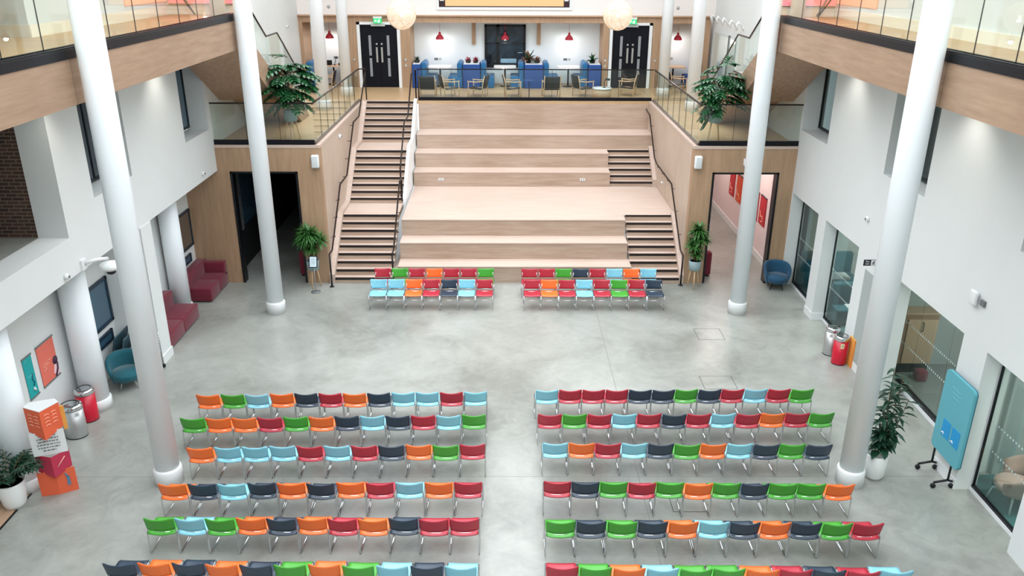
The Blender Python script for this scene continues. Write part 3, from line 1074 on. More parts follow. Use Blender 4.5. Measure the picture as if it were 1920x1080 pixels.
# upper stairs between deck and gallery
def upper_stair(sx, xf, xw, lb):
    t = thing('upper_staircase', 'timber sided stair from the deck up to the upper gallery, ' + lb, 'staircase', (xf, 24, DK))
    pf = [(20.75, 7.6), (23.65, 5.93), (24.55, 5.93), (27.35, DK), (26.25, DK), (24.5, 5.22), (23.6, 5.22), (20.75, 6.9)]
    a, b = xf, xf + sx * .1
    MB().prism(pf, 'x', min(a, b), max(a, b)).build('stringer', M_FASC, t)
    pu = [(20.75, 7.0), (23.6, 5.32), (24.5, 5.32), (26.3, DK), (26.25, DK), (24.5, 5.22), (23.6, 5.22), (20.75, 6.9)]
    a, b = xf + sx * .1, xw
    MB().prism(pu, 'x', min(a, b), max(a, b)).build('soffit', M_WOODY, t)
    # treads
    n = 10
    for i in range(n):
        y = 20.9 + i * (23.65 - 20.9) / n
        z = 7.6 - (i + 1) * (7.6 - 5.85) / n
        MB().box(a, b, y, y + .3, z - .04, z).build('tread', M_WOODX, t)
    MB().box(a, b, 23.6, 24.6, 5.8, 5.85).build('landing', M_WOODX, t)
    for i in range(10):
        y = 24.55 + i * .28
        z = 5.85 - (i + 1) * (5.85 - DK) / 10.5
        MB().box(a, b, y, y + .3, z - .04, z).build('tread', M_WOODX, t)
    xg = xf + sx * .05
    top = [(20.8, 8.62), (23.35, 6.98), (24.5, 6.98), (27.3, 5.2)]
    bot = [(20.8, 7.58), (23.65, 5.93), (24.55, 5.93), (27.35, DK + .02)]

    def lerp(pl, y):
        for (a_, za), (b_, zb) in zip(pl[:-1], pl[1:]):
            if y <= b_:
                return za + (zb - za) * (y - a_) / (b_ - a_)
        return pl[-1][1]
    cuts = [20.8, 21.6, 22.4, 23.35, 24.5, 25.4, 26.3, 27.3]
    for y0, y1 in zip(cuts[:-1], cuts[1:]):
        yy = [y0 + .008, y1 - .008]
        MB().prism([(yy[0], lerp(bot, yy[0])), (yy[1], lerp(bot, yy[1])), (yy[1], lerp(top, yy[1])), (yy[0], lerp(top, yy[0]))], 'x', xg - .007, xg + .007).build('glass_panel', M_GLASS, t)
    MB().tube([(xg, y, z) for y, z in top], .024, 8).build('handrail', M_RAIL, t)
    MB().tube([(xg, y, z + .01) for y, z in bot], .03, 6).build('base_channel', M_DARKTRIM, t)
    # wall side handrail
    xg2 = xw - sx * .12
    MB().tube([(xg2, 20.8, 8.5), (xg2, 23.4, 6.9), (xg2, 24.5, 6.9), (xg2, 27.2, 5.1)], .02, 8).build('wall_rail', M_RAIL, t)


upper_stair(-1, -6.5, XL, 'left')
upper_stair(1, 6.65, XR, 'right')


# ------------------------------------------------------------------ big columns
def column(x, y, z0, lb, r=.215):
    t = thing('round_column', lb, 'column', (x, y, z0), 'tall white columns of the hall')
    MB().lathe([(r, 0), (r, 14 - z0)], (x, y, z0), 40).build('shaft', M_COLW, t)
    MB().lathe([(r + .035, 0), (r + .035, .3), (r + .02, .33), (r, .34)], (x, y, z0), 40).build('base_collar', M_PLASTW, t)


column(-6.19, 12.72, 0, 'tall round white column beside the left seating block')
column(6.38, 12.68, 0, 'tall round white column beside the right seating block, next to the rubber plant')
column(-6.24, 20.52, 0, 'tall round white column in front of the dark doorway')
column(6.35, 20.52, 0, 'tall round white column in front of the lit doorway')
column(-6.24, 28.45, DK, 'white column on the deck behind the left stair-well glass, nearer one')
column(6.42, 28.45, DK, 'white column on the deck behind the right balustrade glass, nearer one')
column(-5.99, 31.5, DK, 'white column on the deck between the left booth and the left double door', .2)
column(5.95, 31.5, DK, 'white column on the deck between the right double door and the right booth', .2)

# ------------------------------------------------------------------ back wall of the deck
YW = 33.7
q = MB()
WT = 6.87
for x0, x1, z0, z1 in ((XL, -7.98, DK, WT), (-7.98, -6.2, 6.62, WT), (-6.2, -5.86, DK, WT), (-5.86, -4.16, 6.62, WT), (-4.16, -3.75, DK, WT),
                       (-3.75, 3.87, 6.62, WT), (3.87, 4.1, DK, WT), (4.1, 5.82, 6.62, WT), (5.82, 6.2, DK, WT), (6.2, 7.88, 6.62, WT), (7.88, 8.1, DK, WT)):
    q.box(x0, x1, YW, YW + .25, z0, z1)
for x in (-7.98, -6.2, -3.75, 3.87, 6.2, 7.88):
    s = 1 if x in (-6.2, 3.87, 7.88) else -1
    q.box(x, x + s * .06, YW + .25, 35, DK, WT)
q.box(-7.98, -6.2, YW + .25, 35, 6.62, 6.68)
q.box(6.2, 7.88, YW + .25, 35, 6.62, 6.68)
struct('wall_back_timber', q, M_WOODZ, 'timber portal wall at the back of the deck', 'wall')
q = MB()
q.box(XL, XR, YW + .02, YW + .3, WT, 7.15)
q.box(XL, -2.7, YW + .02, YW + .3, 7.15, 14)
q.box(2.6, XR, YW + .02, YW + .3, 7.15, 14)
q.box(-2.7, 2.6, YW + .02, YW + .3, 9.6, 14)
q.box(-3.75, 3.87, YW + .25, 35, 6.62, 6.68)
struct('wall_back', q, mat('warm_white_paint', '#ece6e2', .65), 'white wall above and behind the timber portal', 'wall')
struct('wall_back_niche', B(-8.1, 8.1, 35, 35.2, DK, WT), mat('cool_white_paint', '#e8f2f5', .65), 'cool white wall at the back of the booth niches', 'wall')
struct('trim_5', B(XL, XR, YW - .1, YW + .02, WT - .01, WT + .04), M_WOODX, 'thin pale shelf moulding above the timber portal', 'moulding')

for x in (-1.3, 1.36):
    s = thing('timber_bracket', 'short timber post hanging from the portal beam, ' + ('left' if x < 0 else 'right') + ' of the window', 'bracket', (x, 34.95, 5.7), 'timber brackets of the portal')
    B(x - .075, x + .075, 34.8, 35, 5.7, 6.62).build('post', M_WOODZ, s)

# centre window
t = struct_root('window_14', 'black framed window in the middle of the back wall', 'window', (0, 34.98, 4.8))
q = MB()
x0, x1, z0, z1 = -.86, .83, 4.78, 6.48
for a in ((x0, x1, z0, z0 + .09), (x0, x1, z1 - .1, z1), (x0, x1, 5.72, 5.75)):
    q.box(a[0], a[1], 34.92, 35, a[2], a[3])
for a in ((x0, x0 + .1), (x1 - .1, x1), (-.38, -.25)):
    q.box(a[0], a[1], 34.92, 35, z0, z1)
q.build('window_frame', M_DARKTRIM, t)
B(x0 + .1, x1 - .1, 34.96, 34.98, z0 + .09, z1 - .1).build('pane', mat('night_glass', '#18242f', .08, coat=.3, noise=.7, scale=3), t)
q = MB()
q.box(-.2, .45, 34.95, 34.96, 4.95, 5.12)
q.box(.5, .7, 34.95, 34.96, 5.35, 5.38)
q.build('view_beyond', mat('pale_blue_view', '#7fa4b8', .3), t)
q = MB()
for a in ((x0 - .05, x0, z0, z1 + .05), (x1, x1 + .05, z0, z1 + .05), (x0, x1, z1, z1 + .05)):
    q.box(a[0], a[1], 34.95, 35, a[2], a[3])
q.build('architrave', M_PLASTW, t)


# double doors
def double_door(name, x0, x1, lb):
    t = struct_root(name, lb, 'double door', ((x0 + x1) / 2, YW, DK))
    zt = 6.54
    q = MB()
    q.box(x0 - .12, x0, YW - .03, YW + .1, DK, zt + .1)
    q.box(x1, x1 + .12, YW - .03, YW + .1, DK, zt + .1)
    q.box(x0 - .12, x1 + .12, YW - .03, YW + .1, zt, zt + .1)
    q.build('door_frame', M_PLASTW, t)
    xm = (x0 + x1) / 2
    mleaf = mat('black_door_leaf', '#090c16', .65, spec=.2)
    for sgn, a, b in ((-1, x0, xm - .004), (1, xm + .004, x1)):
        lf = B(a, b, YW + .03, YW + .09, DK + .01, zt).build('door_leaf', mleaf, t)
        xv = xm + sgn * .36
        B(xv - .05, xv + .05, YW + .015, YW + .03, 4.55, 5.26).build('vision_panel', M_GREYV, lf)
        B(xv - .05, xv + .05, YW + .015, YW + .03, 5.36, 6.13).build('vision_panel', M_GREYV, lf)
        xh = xm + sgn * .1
        B(xh - .035, xh + .035, YW + .0, YW + .03, 5.1, 5.68).build('push_plate', M_STEEL, lf)
        MB().lathe([(.04, 0), (.04, .02)], (0, 0, 0), 16).xform(Matrix.Translation((xh, YW + .03, 5.8)) @ Matrix.Rotation(math.pi / 2, 4, 'X')).build('lock_disc', M_STEEL, lf)
    # closer
    B(xm - .27, xm + .27, YW - .05, YW - .0, zt - .06, zt + .05).build('door_closer', mat('grey_closer', '#b9bdbd', .4), t)


M_GREYV = mat('grey_vision_glass', '#8f9396', .25)
double_door('door_3', -5.74, -4.28, 'black double door on the deck, left of the booths')
double_door('door_4', 4.24, 5.68, 'black double door on the deck, right of the booths')

# green exit signs
M_GREEN = mat('green_sign', '#1fae62', .5, emit='#22c06c', es=.6)
M_SIGNW = mat('lit_white_pictogram', '#ffffff', .5, emit='#eafff0', es=1.2)


def running_man(mb, ox, oz, s, y, flip=1):
    """figure from slabs in the xz plane"""
    def seg(a, b, w):
        (ax, az), (bx, bz) = a, b
        dx, dz = bx - ax, bz - az
        L = math.hypot(dx, dz)
        nx, nz = -dz / L * w, dx / L * w
        pts = [(ax + nx, az + nz), (bx + nx, bz + nz), (bx - nx, bz - nz), (ax - nx, az - nz)]
        mb.prism([(ox + flip * p[0] * s, oz + p[1] * s) for p in pts], 'y', y, y + .004)
    seg((.1, .78), (.2, .95), .09)
    seg((.08, .75), (-.05, .4), .09)
    seg((-.05, .4), (.2, .2), .06)
    seg((.2, .2), (.12, 0), .05)
    seg((-.05, .4), (-.15, .15), .06)
    seg((-.15, .15), (-.4, .1), .05)
    seg((.05, .7), (-.25, .6), .045)
    seg((-.25, .6), (-.3, .4), .04)
    seg((.08, .7), (.3, .5), .045)


for x, lb in ((-5.0, 'left'), (4.98, 'right')):
    t = thing('exit_sign', 'green lit exit sign with running figure above the %s double door' % lb, 'exit sign', (x, 33.55, 6.6), 'exit signs over the double doors')
    B(x - .17, x + .17, 33.55, 33.66, 6.78, 6.85).build('housing', M_PLASTW, t)
    B(x - .16, x + .16, 33.56, 33.59, 6.6, 6.78).build('sign_face', M_GREEN, t)
    q = MB()
    running_man(q, x + .05, 6.62, .13, 33.552)
    q.prism([(x - .13, 6.69), (x - .08, 6.73), (x - .08, 6.705), (x - .03, 6.705), (x - .03, 6.675), (x - .08, 6.675), (x - .08, 6.65)], 'y', 33.552, 33.558)
    q.build('pictogram', M_SIGNW, t)

# door release boxes
for x, z, lb in ((-6.02, 5.2, 'small white push plate on the timber left of the left double door'), (-3.98, 5.2, 'upper white push plate right of the left double door'),
                 (-3.98, 4.98, 'lower white push plate right of the left double door'), (3.98, 5.2, 'upper white push plate left of the right double door'),
                 (3.98, 4.98, 'lower white push plate left of the right double door'), (5.98, 5.2, 'small white push plate right of the right double door')):
    t = thing('push_plate', lb, 'switch', (x, YW - .02, z - .04), 'door push plates')
    B(x - .045, x + .045, YW - .02, YW, z - .045, z + .045).build('plate', M_STEEL, t)
    B(x - .02, x + .02, YW - .03, YW - .02, z - .02, z + .02).build('button', M_PLASTW, t)
for x, z, yy, lb in ((-2.85, 5.05, 35, 'socket pair on the white wall above the left booth table'), (2.5, 5.05, 35, 'socket pair on the white wall above the right booth table'),
                     (-7.0, 5.1, 35, 'socket pair on the wall of the far left booth'), (6.75, 5.1, 35, 'socket pair on the wall of the far right booth')):
    t = thing('wall_socket', lb, 'socket', (x, yy - .02, z), 'wall sockets behind the booths')
    B(x - .1, x + .06, yy - .012, yy, z, z + .09).build('socket_plate', M_GREYP, t)
    B(x + .1, x + .19, yy - .012, yy, z, z + .09).build('data_plate', M_STEEL, t)

# screen
t = thing('wall_screen', 'large lit peach coloured screen in a white frame high on the back wall', 'screen', (-.05, YW, 7.15))
q = MB()
q.box(-2.7, 2.6, YW - .02, YW + .03, 7.1, 7.2)
q.box(-2.7, -2.6, YW - .02, YW + .03, 7.2, 9.6)
q.box(2.5, 2.6, YW - .02, YW + .03, 7.2, 9.6)
q.build('surround', M_PLASTW, t)
B(-2.6, 2.5, YW + .04, YW + .1, 7.2, 9.6).build('bezel', mat('dark_screen', '#2b1018', .4), t)
B(-2.35, 2.27, YW + .03, YW + .04, 7.24, 9.5).build('display', mat('peach_display', '#30200f', .5, emit='#ffc48c', es=.72), t)
for x in (-2.48, 2.38):
    B(x - .08, x + .08, YW + .03, YW + .04, 7.43, 7.6).build('label_square', M_PLASTW, t)

# small round sensors on upper wall
for x, lb in ((-6.9, 'left'), (6.75, 'right')):
    t = thing('fire_detector', 'tiny square detector on the upper white back wall, %s side' % lb, 'sensor', (x, YW, 7.15), 'detectors on the back wall')
    MB().lathe([(.05, 0), (.05, .03)], (0, 0, 0), 16).xform(Matrix.Translation((x, YW + .02, 7.2)) @ Matrix.Rotation(math.pi / 2, 4, 'X')).build('body', M_GREYP, t)
    MB().lathe([(.03, 0), (.03, .012)], (0, 0, 0), 16).xform(Matrix.Translation((x, YW - .01, 7.2)) @ Matrix.Rotation(math.pi / 2, 4, 'X')).build('lens', M_PLASTW, t)


# pendants
def pendant(x, y, z, lb):
    t = thing('pendant_lamp', lb, 'pendant lamp', (x, y, z), 'small red pendant lamps over the booth tables')
    MB().lathe([(.165, 0), (.165, .02), (.15, .08), (.1, .15), (.055, .19), (.045, .21), (.045, .28), (.02, .29)], (x, y, z), 28).build('shade', M_PENDRED, t)
    MB().tube([(x, y, z + .28), (x, y, 6.62)], .006, 6).build('cord', M_PENDRED, t)
    MB().lathe([(.03, 0), (.045, .04), (.03, .07)], (x, y, z + .005), 16).build('bulb', M_LED, t)
    lamp('POINT', (x, y, z - .05), 12, (1, .93, .87), .08)


for x, y, z, lb in ((-7.1, 34.45, 5.95, 'red pendant lamp in the far left booth'), (-2.65, 34.4, 5.93, 'red pendant lamp left of the centre window'),
                    (-.02, 34.4, 5.93, 'red pendant lamp in front of the centre window'), (2.57, 34.4, 5.92, 'red pendant lamp right of the centre window'),
                    (6.98, 34.45, 5.93, 'red pendant lamp in the far right booth')):
    pendant(x, y, z, lb)

# big woven globes
M_GLOBE = bpy.data.materials.new('woven_globe')
M_GLOBE.use_nodes = True
_nt = M_GLOBE.node_tree
_p = _nt.nodes['Principled BSDF']
_p.inputs['Base Color'].default_value = (.62, .53, .45, 1)
_p.inputs['Roughness'].default_value = .8
_p.inputs['Emission Color'].default_value = (*lin('#ffe3c4'), 1)
_g = _nt.nodes.new('ShaderNodeNewGeometry')
_n = _nt.nodes.new('ShaderNodeTexNoise')
_n.inputs['Scale'].default_value = 20
_n.inputs['Distortion'].default_value = 3
_r = _nt.nodes.new('ShaderNodeMapRange')
_r.inputs[1].default_value = .3
_r.inputs[2].default_value = .7
_r.inputs[3].default_value = .14
_r.inputs[4].default_value = .26
_nt.links.new(_g.outputs['Position'], _n.inputs['Vector'])
_nt.links.new(_n.outputs['Fac'], _r.inputs[0])
_nt.links.new(_r.outputs[0], _p.inputs['Emission Strength'])
_tr = _nt.nodes.new('ShaderNodeBsdfTransparent')
_ms = _nt.nodes.new('ShaderNodeMixShader')
_r2 = _nt.nodes.new('ShaderNodeMapRange')
_r2.inputs[1].default_value = .4
_r2.inputs[2].default_value = .65
_r2.inputs[3].default_value = .45
_r2.inputs[4].default_value = .85
_nt.links.new(_n.outputs['Fac'], _r2.inputs[0])
_nt.links.new(_r2.outputs[0], _ms.inputs[0])
_nt.links.new(_tr.outputs[0], _ms.inputs[1])
_nt.links.new(_p.outputs[0], _ms.inputs[2])
_nt.links.new(_ms.outputs[0], _nt.nodes['Material Output'].inputs[0])
for x, lb in ((-3.38, 'left'), (3.66, 'right')):
    y, z, r = 28, 7.27, .47
    t = thing('globe_lamp', 'large woven globe lamp glowing warm, the %s one of two' % lb, 'globe lamp', (x, y, z - r), 'large woven globe lamps')
    MB().lathe([(max(.001, r * math.sin(math.pi * i / 20)), -r * math.cos(math.pi * i / 20)) for i in range(21)], (x, y, z), 40).build('globe', M_GLOBE, t)
    rnd = random.Random(3)
    q = MB()
    for k in range(16):
        ax = Vector((rnd.uniform(-1, 1), rnd.uniform(-1, 1), rnd.uniform(-1, 1))).normalized()
        u = ax.orthogonal().normalized()
        w = ax.cross(u)
        q.tube([(x + (u * math.cos(a) + w * math.sin(a))[0] * (r + .004), y + (u * math.cos(a) + w * math.sin(a))[1] * (r + .004), z + (u * math.cos(a) + w * math.sin(a))[2] * (r + .004)) for a in [2 * math.pi * j / 28 for j in range(28)]], .004, 4, closed=True)
    q.build('fibres', mat('fibre', '#dcc8ae', .9), t)
    MB().tube([(x, y, z + r), (x, y, 14)], .008, 6).build('cord', M_PLASTW, t)
    MB().lathe([(.005, -.06), (.045, -.04), (.06, 0), (.045, .04), (.005, .06)], (x, y, z), 20).build('bulb', mat('bright_bulb', '#ffffff', .5, emit='#fff0dc', es=3), t)
    lamp('POINT', (x, y, z - .12), 4, (1, .86, .7), .05)

# ------------------------------------------------------------------ booths on the deck
def rounded_top(x0, x1, y0, y1, z0, z1, r):
    poly = []
    for cx, cy, a0 in ((x1 - r, y1 - r, 0), (x0 + r, y1 - r, 90), (x0 + r, y0 + r, 180), (x1 - r, y0 + r, 270)):
        for k in range(5):
            a = math.radians(a0 + k * 22.5)
            poly.append((cx + r * math.cos(a), cy + r * math.sin(a)))
    return MB().prism(poly, 'z', z0, z1)


def booth_seat(x0, x1, back, lb, y0=33.55, y1=34.75, bm=M_BLUE):
    """back = -1: backrest at the low-x side"""
    t = thing('banquette', lb, 'bench', ((x0 + x1) / 2, (y0 + y1) / 2, DK), 'blue booth seats on the deck')
    MB().rbox(x0, x1, y0, y1, DK, DK + .46, .06).build('seat', bm, t)
    bx = (x0, x0 + .22) if back < 0 else (x1 - .22, x1)
    MB().rbox(bx[0], bx[1], y0, y1, DK + .3, DK + 1.0, .09).build('backrest', bm, t)


def table(x, y, w, d, lb, top, cat='table'):
    t = thing('booth_table', lb, cat, (x, y, DK), 'booth tables on the deck')
    rounded_top(x - w / 2, x + w / 2, y - d / 2, y + d / 2, DK + .76, DK + .8, .12).build('tabletop', top, t)
    MB().lathe([(.035, 0), (.035, .74)], (x, y, DK + .02), 16).build('pedestal', M_DARKTRIM, t)
    MB().lathe([(.22, 0), (.22, .015), (.04, .03)], (x, y, DK), 24).build('base_plate', M_DARKTRIM, t)


def planter_unit(x0, x1, lb):
    t = thing('planter_cabinet', lb, 'planter', ((x0 + x1) / 2, 34.1, DK), 'blue planter cabinets between the booths')
    MB().rbox(x0, x1, 33.5, 34.7, DK, DK + .93, .02).build('cabinet', M_BLUED, t)
    B(x0 + .03, x1 - .03, 33.54, 34.66, DK + .93, DK + .955).build('top', M_PLASTW, t)


M_TABW = mat('white_laminate', '#dfe1df', .35)
M_TABWOOD = mat('oak_laminate', '#c4a688', .45)
planter_unit(-3.72, -3.38, 'blue planter cabinet beside the left double door')
booth_seat(-3.38, -2.75, -1, 'blue booth seat beside the leftmost planter cabinet')
table(-2.65, 34.1, .95, .8, 'white booth table under the pendant left of the window', M_TABW)
booth_seat(-2.3, -1.72, 1, 'blue booth seat left of the planter with red potted plants')
planter_unit(-1.7, -1.02, 'blue planter cabinet with two red potted plants, left of the window')
booth_seat(-1.0, -.45, -1, 'blue booth seat right of the planter with red potted plants')
table(-.02, 34.1, .9, .8, 'white booth table in front of the centre window', M_TABW)
booth_seat(.2, .74, 1, 'blue booth seat below the right half of the window')
planter_unit(.76, 1.5, 'blue planter cabinet with two leafy plants, right of the window')
booth_seat(1.52, 2.15, -1, 'blue booth seat right of the wide planter cabinet')
table(2.55, 34.1, .9, .8, 'white booth table under the pendant right of the window', M_TABW)
booth_seat(2.75, 3.3, 1, 'blue booth seat beside the rightmost planter cabinet')
planter_unit(3.32, 3.82, 'blue planter cabinet beside the right double door')
table(-7.0, 34.3, .95, .8, 'timber booth table in the far left booth', M_TABWOOD)
booth_seat(-7.96, -7.45, -1, 'blue booth seat at the left of the far left booth')
booth_seat(-6.62, -6.22, 1, 'navy booth seat at the right of the far left booth', bm=M_BLUED)
table(6.85, 34.3, .95, .8, 'timber booth table in the far right booth', M_TABWOOD)
booth_seat(6.22, 6.5, -1, 'blue booth seat at the left of the far right booth', bm=M_BLUED)
booth_seat(7.3, 7.86, 1, 'navy booth seat at the right of the far right booth', bm=M_BLUED)

# things on the far left table
t = thing('desk_lamp', 'black desk lamp on the far left booth table', 'lamp', (-6.95, 34.3, DK + .8))
MB().lathe([(.06, 0), (.06, .02)], (-6.95, 34.3, DK + .8), 16).build('base', M_DARKTRIM, t)
MB().tube([(-6.95, 34.3, DK + .82), (-6.9, 34.3, DK + 1.0), (-6.85, 34.25, DK + 1.12)], .012, 6).build('arm', M_DARKTRIM, t)
MB().lathe([(.05, 0), (.03, .05), (.01, .06)], (-6.83, 34.22, DK + 1.08), 14).build('shade', M_DARKTRIM, t)
t = thing('laptop', 'black laptop left of the lamp on the far left booth table', 'laptop', (-7.2, 34.3, DK + .8))
B(-7.33, -7.07, 34.2, 34.4, DK + .8, DK + .815).build('base', M_DARKTRIM, t)
B(-7.33, -7.07, 34.4, 34.415, DK + .81, DK + .98).build('screen', M_DARKTRIM, t)
t = thing('black_box', 'small black box right of the lamp on the far left booth table', 'box', (-6.7, 34.3, DK + .8))
MB().rbox(-6.78, -6.64, 34.2, 34.34, DK + .8, DK + .88, .01).build('body', M_DARKTRIM, t)
MB().rbox(-6.77, -6.65, 34.21, 34.33, DK + .88, DK + .9, .008).build('lid', M_GREYP, t)


# ------------------------------------------------------------------ plants
def rosette(mb, c, n, L, w, rnd, up0=.9, droop=.9, spread=1.0):
    c = Vector(c)
    for k in range(n):
        a = rnd.uniform(0, 2 * math.pi)
        el = rnd.uniform(-.2, up0)
        l = L * rnd.uniform(.75, 1.1)
        d = Vector((math.cos(a) * math.cos(el) * spread, math.sin(a) * math.cos(el) * spread, math.sin(el)))
        pts = []
        p = c.copy()
        st = 5
        for i in range(st + 1):
            pts.append(p.copy())
            d2 = (d + Vector((0, 0, -droop * (i / st) ** 1.2))).normalized()
            p += d2 * l / st
        mb.strip(pts, [w * .5, w, w, w * .85, w * .5, w * .05])


def lobed_leaf(mb, base, d, L, rnd):
    d = Vector(d).normalized()
    side = d.cross(Vector((0, 0, 1)))
    side = side.normalized() if side.length > .05 else Vector((1, 0, 0))
    pts = [base + d * L * t_ + Vector((0, 0, -L * .35 * t_ * t_)) for t_ in (0, .3, .6, .85, 1)]
    mb.strip(pts, [L * .04, L * .16, L * .15, L * .10, .003])
    for k in range(5):
        t_ = .1 + .17 * k
        o = base + d * L * t_ + Vector((0, 0, -L * .35 * t_ * t_))
        for sg in (-1, 1):
            dd = (side * sg + d * (.1 + .22 * k)).normalized()
            l = L * (.46 - .05 * abs(k - 1.5))
            mb.strip([o, o + dd * l * .5 + Vector((0, 0, -.01)), o + dd * l * .85 + Vector((0, 0, -l * .18)), o + dd * l + Vector((0, 0, -l * .3))], [L * .07, L * .09, L * .065, .004])


def monstera(x, y, lb, seed, zc, rx, rz, pot, soil_z, legs=True, shift=(0, 0), potr=.19):
    rnd = random.Random(seed)
    t = thing('monstera_plant', lb, 'plant', (x, y, DK), 'big leafy plants at the deck corners')
    pz = soil_z
    pot_o = MB().lathe([(potr * .8, -.32), (potr * .95, -.28), (potr, 0), (potr - .02, 0), (potr - .02, -.02)], (x, y, pz), 32).build('pot', pot, t)
    MB().lathe([(potr - .02, -.05), (potr - .02, -.02)], (x, y, pz), 24).build('soil', M_SOIL, pot_o)
    for k in range(4):
        a = .5 + k * math.pi / 2
        MB().tube([(x + .12 * math.cos(a), y + .12 * math.sin(a), pz - .3), (x + .22 * math.cos(a), y + .22 * math.sin(a), DK)], [.022, .014], 8).build('leg', M_LEGW, t)
    q = MB()
    fo = MB()
    for k in range(68):
        u = rnd.uniform(-1, 1)
        a = rnd.uniform(0, 2 * math.pi)
        s = math.sqrt(1 - u * u)
        rr = rnd.uniform(.45, .92)
        c = Vector((x + shift[0] + rx * rr * s * math.cos(a), y + shift[1] + rx * rr * s * math.sin(a), zc + rz * rr * u))
        d = Vector((s * math.cos(a), s * math.sin(a), .1 * u - .15 + rnd.uniform(-.2, .2)))
        if abs(c.x) > 6.3:
            c.x = math.copysign(6.3 - rnd.uniform(0, .1), c.x)
        lobed_leaf(fo, c, d, rnd.uniform(.44, .6), rnd)
        if k % 3 == 0:
            q.tube([(x, y, pz), (x + shift[0] * .5, y + shift[1] * .5, (pz + c.z) / 2 + .1), tuple(c)], .006, 4)
    fo.build('foliage', M_LEAF, t)
    q.build('stems', M_STEM, t)


monstera(-6.1, 23.42, 'big glossy monstera on a tripod planter at the left deck corner', 5, 5.74, .46, .78, M_POTG, 4.98)
monstera(5.93, 23.2, 'big umbrella plant in a grey blue tripod planter at the right deck corner', 9, 5.66, .48, .76, M_POTG, 5.02, shift=(.1, 0))


def dracaena(x, y, lb, seed, heads, potc, cane=True):
    rnd = random.Random(seed)
    t = thing('dracaena_plant', lb, 'plant', (x, y, 0), 'strap leaved plants flanking the steps')
    pz = .86
    pot_o = MB().lathe([(.13, -.3), (.165, -.26), (.18, 0), (.165, 0), (.16, -.03)], (x, y, pz), 32).build('pot', potc, t)
    MB().lathe([(.16, -.06), (.16, -.03)], (x, y, pz), 24).build('soil', M_PEBBLE, pot_o)
    for k in range(3):
        a = .4 + k * 2 * math.pi / 3
        MB().tube([(x + .1 * math.cos(a), y + .1 * math.sin(a), pz - .28), (x + .19 * math.cos(a), y + .19 * math.sin(a), 0)], [.02, .012], 8).build('leg', M_LEGW, t)
    fo = MB()
    q = MB()
    for hx, hy, hz, n, L in heads:
        rosette(fo, (x + hx, y + hy, hz), n, L, .023, rnd, up0=1.3, droop=1.1)
        q.tube([(x + hx * .3, y + hy * .3, pz - .03), (x + hx, y + hy, hz)], .03, 8)
    fo.build('foliage', M_LEAFB, t)
    q.build('cane', M_STEM, t)


dracaena(-5.58, 22.3, 'spiky dracaena in a grey planter on legs left of the staircase foot', 2,
         [(-.05, 0, 1.6, 170, .44), (.22, 0, 1.42, 120, .38), (-.18, 0, 1.4, 120, .4), (0, 0, 1.2, 90, .36)], M_POTG)
dracaena(5.53, 22.32, 'bushy dracaena in a grey blue planter on legs right of the steps', 7,
         [(0, 0, 1.72, 140, .38), (.12, 0, 1.5, 140, .38), (-.08, 0, 1.3, 130, .36), (.02, 0, 1.05, 90, .3)], M_POTG)

# notice on a stand in front of the left planter
t = thing('notice_stand', 'black framed notice on a thin pole with round base before the left dracaena', 'sign stand', (-5.48, 21.95, 0))
MB().lathe([(.14, 0), (.14, .012), (.02, .02)], (-5.48, 21.95, 0), 28).build('base', M_GREYP, t)
MB().tube([(-5.48, 21.95, 0), (-5.48, 21.97, .78)], .009, 6).build('pole', M_STEEL, t)
fr = MB().box(-.12, .12, -.012, .012, -.17, .17)
fr.xform(Matrix.Translation((-5.48, 21.95, .93)) @ Matrix.Rotation(-.3, 4, 'X'))
fr.build('frame', M_DARKTRIM, t)
q = MB().box(-.095, .095, -.016, -.012, -.145, .145)
q.xform(Matrix.Translation((-5.48, 21.95, .93)) @ Matrix.Rotation(-.3, 4, 'X'))
q.build('sheet', mat('notice_paper', '#cfe0e6', .6), t)
q = MB()
for k in range(5):
    q.box(-.06 + .01 * (k % 2), .06 - .012 * (k % 3), -.018, -.016, .08 - k * .035, .086 - k * .035)
q.xform(Matrix.Translation((-5.48, 21.95, .93)) @ Matrix.Rotation(-.3, 4, 'X'))
q.build('printed_lines', M_GREYP, t)

# maroon stools beside doorways
for x, y, lb in ((6.12, 23.35, 'tall maroon upholstered stool just inside the lit doorway'), (-6.08, 23.35, 'tall maroon upholstered stool just inside the dark doorway')):
    t = thing('upholstered_stool', lb, 'stool', (x, y, 0), 'tall maroon stools in the doorways')
    MB().rbox(x - .14, x + .14, y - .14, y + .14, .03, .78, .07).build('body', M_MAROON, t)
    B(x - .1, x + .1, y - .1, y + .1, 0, .03).build('glide', M_DARKTRIM, t)

# small plants on the planter cabinets
def small_plant(x, y, lb, leafm, seed, n, L, w, potm=M_DARKTRIM, up0=1.2, droop=.7, fl=None):
    rnd = random.Random(seed)
    z = DK + .955
    t = thing('potted_plant', lb, 'plant', (x, y, z), 'small plants on the planter cabinets')
    pot_o = MB().lathe([(.09, 0), (.12, .1), (.11, .1), (.1, .09)], (x, y, z), 20).build('pot', potm, t)
    fo = MB()
    rosette(fo, (x, y, z + .09), n, L, w, rnd, up0=up0, droop=droop)
    fo.build('foliage', leafm, t)
    if fl:
        f2 = MB()
        rosette(f2, (x, y, z + .12), 26, L * .8, w * 1.1, rnd, up0=1.3, droop=.6)
        f2.build('flowers', fl, t)


